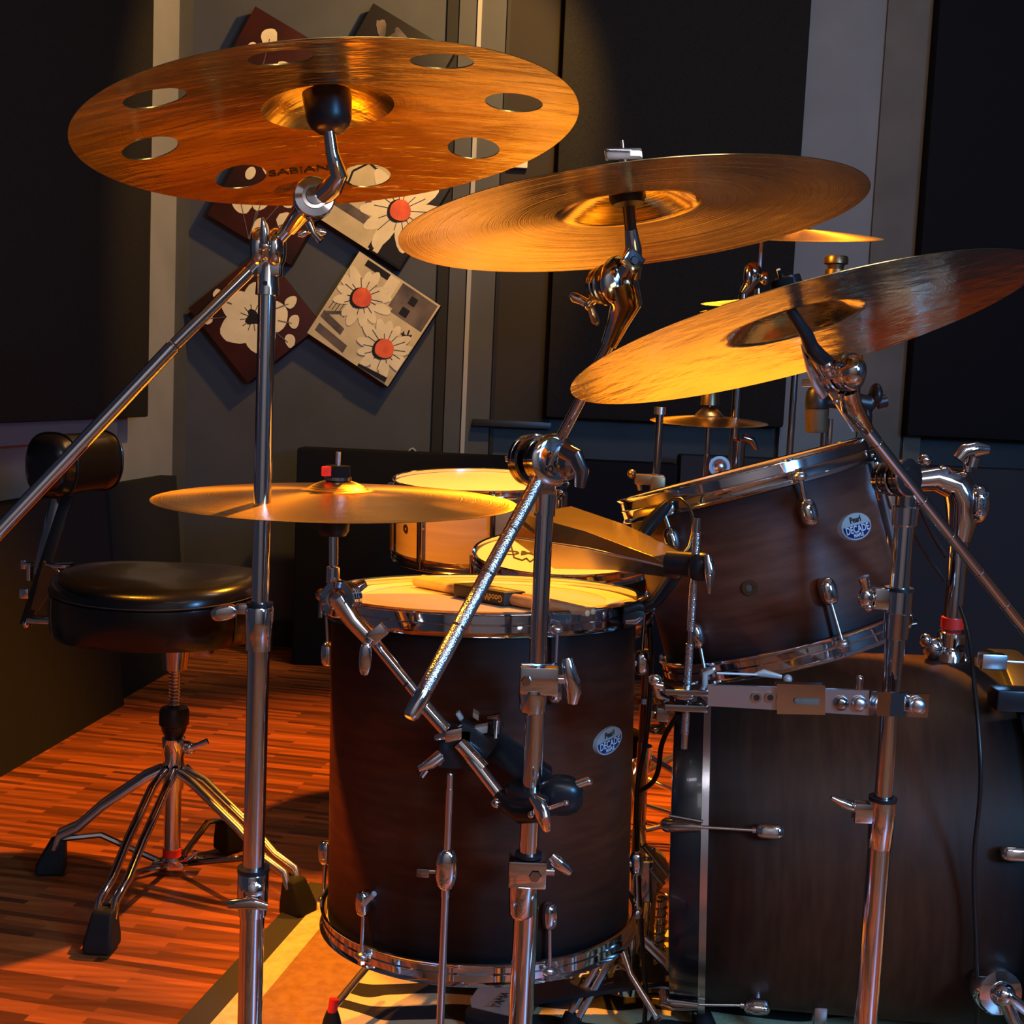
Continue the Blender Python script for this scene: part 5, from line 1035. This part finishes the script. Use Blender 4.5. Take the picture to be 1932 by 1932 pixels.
mb = MB(); mb.path([P(88, 1064, 2.24), P(108, 1070, 2.23), P(114, 1082, 2.23), P(106, 1088, 2.23)], .004, 10); mb.box(P(118, 1066, 2.24), X*.014, YY*.02, Z*.003, .001); mb.box(V((cx-.19, cy, zb+.01)), X*.05, YY*.02, Z*.004, .001); mb.path([P(118, 1068, 2.24), V((cx-.20, cy, zb+.01))], .004, 8); mesh('backrest_bracket', mb, CH, th)
mb = MB(); mb.tube(P(60, 1066, 2.24), P(46, 1064, 2.24), 6*k); mb.box(P(45, 1065, 2.24), X*5*k, YY*.004, Z*9*k, .002); mb.tube(P(56, 1066, 2.24), P(56, 1095, 2.24), 7*k); mesh('wing_bolt', mb, CH, pl); mesh('wing_bolt', MB().box(P(46, 1120, 2.23), X*9*k, YY*.004, Z*10*k, .003), CH, pl); mesh('end_bolt', MB().ball(P(48, 1178, 2.25), 7*k), CH, pl)
# ------------------------------------------------------------------ stands at the back
def pole(par, x, y0, y1, Yp, r, m=CHD, nm='pole'):
    q_ = P(x, y0, Yp); top = V((q_.x, q_.y, zat(y0, q_))); bot = V((q_.x, q_.y, max(.0, zat(y1, q_)) if y1 < 3000 else .0)); return mesh(nm, MB().tube(top, bot, r), m, par), top
e = empty('hihat_stand', (P(1245, 800, 2.35).x, 2.35, 0), label='slim chrome pole stand behind rack tom, left of the splash cymbal', cat='stand')
_, tp = pole(e, 1245, 778, 9999, 2.35, .0075); mesh('pole_cap', MB().tube(tp-Z*.004, tp+Z*.010, .011), CHB, e)
mb = MB(); c_ = P(1225, 905, 2.34); mb.box(c_, X*.028, YY*.012, Z*.010, .003); mb.ball(P(1192, 894, 2.34), .009); mb.path([P(1205, 905, 2.34), P(1208, 925, 2.34)], [.008, .005], 10); mb.box(P(1240, 918, 2.34), X*.014, YY*.014, Z*.02, .004); mesh('brass_clamp', mb, BRASSD, e)
tripod(e, P(1245, 800, 2.35).x, 2.35, .22, .24, 0)
cyS, fS, RS, rbS = cymbal(1338, 797, 2.45, 112, .085, -2.5, False, 28, CY5, 'small dark splash cymbal on thin rod behind the tilted right cymbal', name='splash_cymbal', bow=.012, bell=.018)
e = empty('splash_stand', (P(1345, 850, 2.45).x, 2.45, 0), label='thin rod stand rising through the small splash cymbal', cat='stand')
q_ = fS.translation; mesh('rod', MB().tube(V((q_.x, q_.y, q_.z+.075)), V((q_.x, q_.y, 0.02)), .0055), CHD, e)
mb = MB(); mb.lathe([(.006, 0), (.019, 0), (.017, .030), (.013, .040), (.006, .042)], q_+Z*.034, Z, 20); mesh('felt_stack', mb, BRASSD, e)
mb = MB(); mb.ball(P(1357, 880, 2.43), .018); mb.lathe([(.015, -.004), (.021, -.004), (.021, .004), (.015, .004)], P(1357, 880, 2.42), YY, 24, True); mesh('wing_bolt', mb, CHB, e)
tripod(e, q_.x, q_.y, .20, .22, 60)
e = empty('cymbal_stand', (P(1398, 800, 2.5).x, 2.5, 0), label='background cymbal stand with small tilter below the thin ride cymbal', cat='cymbal stand')
_, tp = pole(e, 1402, 555, 9999, 2.5, .0095); 
tb = P(1425, 525, 2.5); mb = MB(); mb.path([tp, P(1412, 540, 2.5), tb], [.010, .013, .014], 14); mb.ell(P(1420, 512, 2.5), X*.018, YY*.014, Z*.020); mb.ell(P(1412, 520, 2.48), X*.010, YY*.01, Z*.022); mb.tube(P(1430, 545, 2.5), P(1430, 600, 2.5), .008); mb.ell(P(1442, 525, 2.49), X*.012, YY*.01, Z*.014); mesh('tilter', mb, CHD, e)
mesh('rod', MB().tube(P(1433, 512, 2.5), P(1438, 440, 2.5), .0035), SILV, e)
mb = MB(); mb.lathe([(.010, -.04), (.015, -.038), (.015, .02), (.010, .024)], P(1392, 850, 2.49), Z, 20); mb.path([P(1402, 825, 2.48), P(1418, 830, 2.48), P(1428, 848, 2.48)], [.008, .008, .004], 10); mesh('height_collar', mb, CHD, e)
tripod(e, P(1398, 800, 2.5).x, 2.5, .2, .26, 30)
cyR, fR, RR, rbR = cymbal(1500, 448, 2.5, 168, .045, -1.5, False, 30, CY4, 'ride cymbal seen nearly edge on behind the centre cymbal tip', name='ride_cymbal', bow=.016, bell=.016)
cyH, fH, RH, rbH = cymbal(1500, 577, 1.95, 178, .035, -1.0, False, 30, CY5, 'upper hi-hat cymbal seen edge on behind the tilted right cymbal', name='hihat_cymbal', bow=.012, bell=.014)
qh = cyH.copy(); COL.objects.link(qh); qh['label'] = 'lower hi-hat cymbal seen edge on behind the tilted right cymbal'; qh.matrix_world = M.Translation((0, 0, -.012)) @ fH @ M.Rotation(PI, 4, 'X')
# hi-hat clutch and knobs behind tilted cymbal
e = empty('hihat_clutch', P(1480, 545, 1.95), label='ribbed black hi-hat clutch poking above the right cymbal', cat='hi-hat clutch')
dd = V((.18, 0, 1)).normalized(); k = s(1.95); c_ = P(1488, 535, 1.95); mb = MB()
mb.lathe([(0, -24*k), (24*k, -24*k), (25*k, 0), (23*k, 14*k), (0, 15*k)], c_, V((-.25, 0, 1)).normalized(), 14); mesh('clutch_body', mb, BLKM, e)
mesh('clutch_rod', MB().tube(P(1500, 600, 1.95), P(1468, 507, 1.95), 4*k), SILV, e)
for_pole = P(1500, 700, 2.12); mesh('support_pole', MB().tube(V((for_pole.x, for_pole.y, zat(585, for_pole))), V((for_pole.x, for_pole.y, .0)), .006), CHD, e)
e = empty('microphone_stand', (P(1563, 800, 2.2).x, 2.2, 0), label='black knobbed microphone stand behind the tilted right cymbal', cat='microphone stand')
k = s(2.2); q_ = P(1563, 700, 2.2); A = lambda y: V((q_.x, q_.y, zat(y, q_)))
mesh('pole', MB().tube(A(520), V((q_.x, q_.y, 0.02)), .006), CHD, e)
mb = MB(); c_ = A(500); mb.lathe([(0, 17*k), (20*k, 16*k), (22*k, 12*k), (22*k, 2*k), (16*k, 0), (14*k, -8*k), (19*k, -9*k), (20*k, -20*k), (12*k, -22*k)], c_, Z, 24); mesh('locking_knob', mb, BRASSD, e)
mesh('side_rod', MB().tube(P(1567, 790, 2.0), P(1562, 870, 2.0), .0045), CH, e)
for a in range(3):
    t = a*2*PI/3+.9; mesh('leg', MB().path([V((q_.x, q_.y, .10)), V((q_.x+.22*math.cos(t), q_.y+.22*math.sin(t), .008))], .006, 8), BLKM, e)
e = empty('tom_microphone', P(1545, 780, 1.90), label='stubby brown grilled microphone hanging above rack tom rim', cat='microphone')
k = s(1.9); dd = V((-.06, 0, 1)).normalized(); mb = MB(); c_ = P(1541, 790, 1.9); mb.lathe([(0, -27*k), (19*k, -26*k), (21*k, -20*k), (21*k, 14*k), (22*k, 18*k), (0, 18*k)], c_, dd, 28); mesh('grille', mb, mat('bronze_mesh', (.12, .085, .045), .5, .6, bump=(900, .6, .001)), e)
mb = MB(); mb.lathe([(20*k, 18*k), (22*k, 22*k), (20*k, 50*k), (15*k, 58*k), (0, 60*k)], c_, dd, 28); mesh('microphone_body', mb, BLK, e)
mb = MB(); mb.path([P(1560, 760, 1.9), P(1600, 755, 1.9), P(1640, 762, 1.9), P(1655, 742, 1.9)], [10*k, 18*k, 17*k, 13*k], 14); mb.ell(P(1652, 745, 1.9), X*12*k, YY*.02, Z*22*k); mb.tube(P(1655, 760, 1.9), P(1672, 756, 1.9), 12*k); mb.ell(P(1632, 790, 1.9), X*13*k, YY*.014, Z*28*k); mb.path([P(1630, 800, 1.9), P(1640, 840, 1.85), P(1660, 872, 1.78)], [10*k, 7*k, 6*k], 10); mesh('swivel_clamp', mb, BLK, e)
# ------------------------------------------------------------------ pedals, cables
def board(c, ang, L_, w0, w1, z0, z1, m, par, nm='footboard'):
    d = V((math.cos(ang), math.sin(ang), 0)); sd = V((-d.y, d.x, 0)); mb = MB(); pts = []
    for t, w_ in ((0, w0*.8), (.06, w0), (.85, w1), (.96, w1*.8), (1, w1*.4)): pts.append((t, w_))
    L1 = [c+d*L_*t+sd*w_/2+Z*(z0+(z1-z0)*t) for t, w_ in pts]; R1 = [c+d*L_*t-sd*w_/2+Z*(z0+(z1-z0)*t) for t, w_ in pts[::-1]]
    mb.prism(L1+R1, Z*.006); return mesh(nm, mb, m, par), d, sd
c_ = F(985, 1900, .05); e = empty('hihat_pedal', (c_.x, c_.y, 0), label='silver footboard pedal peeking out under the floor tom on zebra rug', cat='pedal')
bo, d_, sd_ = board(V((c_.x-.04, c_.y, 0)), math.radians(70), .27, .085, .075, .035, .07, PEDW, e)
text('lettering', 'TAMA', INK, bo, frame(V((c_.x-.03, c_.y+.02, .0485)), Z, d_), .018, .0002)
mb = MB(); mb.box(V((c_.x+.005, c_.y+.12, .018)), d_*.14, sd_*.035, Z*.006, .003); mb.box(V((c_.x-.04, c_.y, .028)), d_*.01, sd_*.04, Z*.012, .003); mesh('base_plate', mb, BLKM, e)
c_ = F(1160, 1885, .05); e = empty('kick_pedal', (c_.x, c_.y, 0), label='black kick pedal between floor tom and bass drum', cat='pedal')
bo, d_, sd_ = board(V((c_.x-.13, c_.y+.0, 0)), math.radians(8), .25, .08, .09, .055, .09, BLKM, e); text('lettering', 'TAMA', WHITEINK, bo, frame(V((c_.x-.03, c_.y+.01, .085)), V((-.14, 0, 1)), V((1, .1, .14))), .034, .0002)
xk = P(1225, 1500, 1.78).x
mb = MB(); mb.box(V((xk-.01, 1.82, .02)), X*.12, YY*.045, Z*.008, .003); mesh('base_plate', mb, BLKM, e)
for yy_ in (1.775, 1.865): mesh('pedal_post', MB().path([V((xk+.01, yy_, .02)), V((xk+.01, yy_, .20))], [.011, .008], 12), CHD, e)
mb = MB(); mb.tube(V((xk+.01, 1.73, .195)), V((xk+.01, 1.90, .195)), .007); mb.lathe([(.012, -.01), (.030, -.009), (.030, .009), (.012, .01)], V((xk+.01, 1.82, .195)), YY, 28, True); mb.ell(V((xk+.01, 1.76, .195)), X*.016, YY*.012, Z*.016); mesh('cam_shaft', mb, CHD, e)
mb = MB(); mb.path([V((xk+.01, 1.82, .195)), V((xk-.035, 1.82, .385))], .004, 10); bt = mesh('beater_rod', mb, CHB, e); mesh('beater', MB().ell(V((xk-.035, 1.82, .39)), X*.028, YY*.022, Z*.024, pw=.8), FELT, bt)
mb = MB()
for i in range(14): mb.lathe([(.003, -.0015), (.006, -.0015), (.006, .0015), (.003, .0015)], V((xk-.020, 1.82, .19-.008*i)), YY if i % 2 else X, 10, True)
mesh('chain', mb, CHD, e)
mb = MB(); mb.tube(V((xk+.02, 1.72, .10)), V((xk+.02, 1.72, .19)), .007)
pr = []
for i in range(60): a_ = i*.9; pr.append(V((xk+.02+.009*math.cos(a_), 1.72+.009*math.sin(a_), .09+.0018*i)))
mb.path(pr, .0012, 5); mesh('return_spring', mb, CHD, e)
# slave pedal tower and linkage seen in the gap
mb = MB(); mb.tube(P(1215, 1595, 1.66), P(1262, 1650, 1.66), .005); mb.tube(P(1228, 1640, 1.66), P(1252, 1668, 1.66), .004); mb.box(P(1222, 1660, 1.67), X*.012, YY*.01, Z*.03, .003); mesh('linkage', mb, CHD, e)
# stand leg between the drums
Yg = 1.72; q_ = P(1216, 1300, Yg)
e = empty('tom_leg_stand', (q_.x, q_.y, 0), label='thin chrome stand tube in the gap between floor tom and bass drum', cat='stand'); k = s(Yg)
A = lambda y: V((q_.x, q_.y, zat(y, q_)))
mb = MB(); mb.tube(A(1225), A(1420), 6*k); mesh('upper_tube', mb, BRASSD, e); mb = MB(); mb.tube(A(1400), V((q_.x, q_.y, .06)), 8*k); mesh('lower_tube', mb, CHD, e)
mb = MB(); mb.lathe([(6*k, -8*k), (22*k, -6*k), (20*k, 4*k), (6*k, 6*k)], A(1318), Z, 20); mb.box(A(1345)+X*26*k, X*22*k, YY*.01, Z*8*k, .002); mb.path([A(1330)+X*20*k, A(1365)+X*42*k], [6*k, 8*k], 8); mb.ell(A(1375)+X*30*k, X*26*k, YY*.012, Z*10*k); mesh('clamp', mb, CHD, e)
tripod(e, q_.x, q_.y, .14, .12, 100)
def cable(pts, r, label, m=CABLE):
    c = bpy.data.curves.new('cable', 'CURVE'); c.dimensions = '3D'; sp_ = c.splines.new('BEZIER'); sp_.bezier_points.add(len(pts)-1)
    for bp_, p_ in zip(sp_.bezier_points, pts): bp_.co = p_; bp_.handle_left_type = bp_.handle_right_type = 'AUTO'
    c.bevel_depth = r; c.bevel_resolution = 4; t = bpy.data.objects.new('cable', c); COL.objects.link(t); dg = bpy.context.evaluated_depsgraph_get(); me = bpy.data.meshes.new_from_object(t.evaluated_get(dg)); bpy.data.objects.remove(t)
    me.materials.clear(); me.materials.append(m)
    for pl_ in me.polygons: pl_.use_smooth = True
    o_ = bpy.data.objects.new('cable', me); COL.objects.link(o_); tag(o_, label, 'cable'); return o_
cable([P(1812, 1145, 1.60), P(1828, 1200, 1.55), P(1838, 1290, 1.50), P(1848, 1400, 1.46), P(1850, 1480, 1.45), P(1838, 1620, 1.46), P(1842, 1800, 1.47), P(1843, 1932, 1.5), V((P(1843, 1932, 1.5).x, 1.5, .006)), V((P(1843, 1932, 1.5).x+.2, 1.4, .006))], 4.2*s(1.5), 'black cable hanging down over the bass drum at right')
cable([P(1225, 1180, 1.55), P(1228, 1260, 1.62), P(1218, 1400, 1.66), P(1203, 1480, 1.66), P(1202, 1600, 1.66), P(1210, 1750, 1.66), P(1218, 1880, 1.66), V((P(1218, 1880, 1.66).x, 1.64, .018)), V((P(1218, 1880, 1.66).x+.02, 1.45, .018))], 5*s(1.6), 'black cable dropping along right side of floor tom')
cable([P(1280, 1345, 1.60), P(1250, 1400, 1.64), P(1235, 1470, 1.66), P(1205, 1495, 1.68)], 5*s(1.62), 'short black cable sagging from clamp bar towards the floor tom')
cable([P(1722, 930, 1.70), P(1760, 1010, 1.73), P(1785, 1050, 1.74)], 4.5*s(1.7), 'black cable bending behind the right stand, upper one')
cable([P(1720, 1000, 1.70), P(1750, 1050, 1.73), P(1782, 1095, 1.74)], 4*s(1.7), 'black cable bending behind the right stand, lower one')
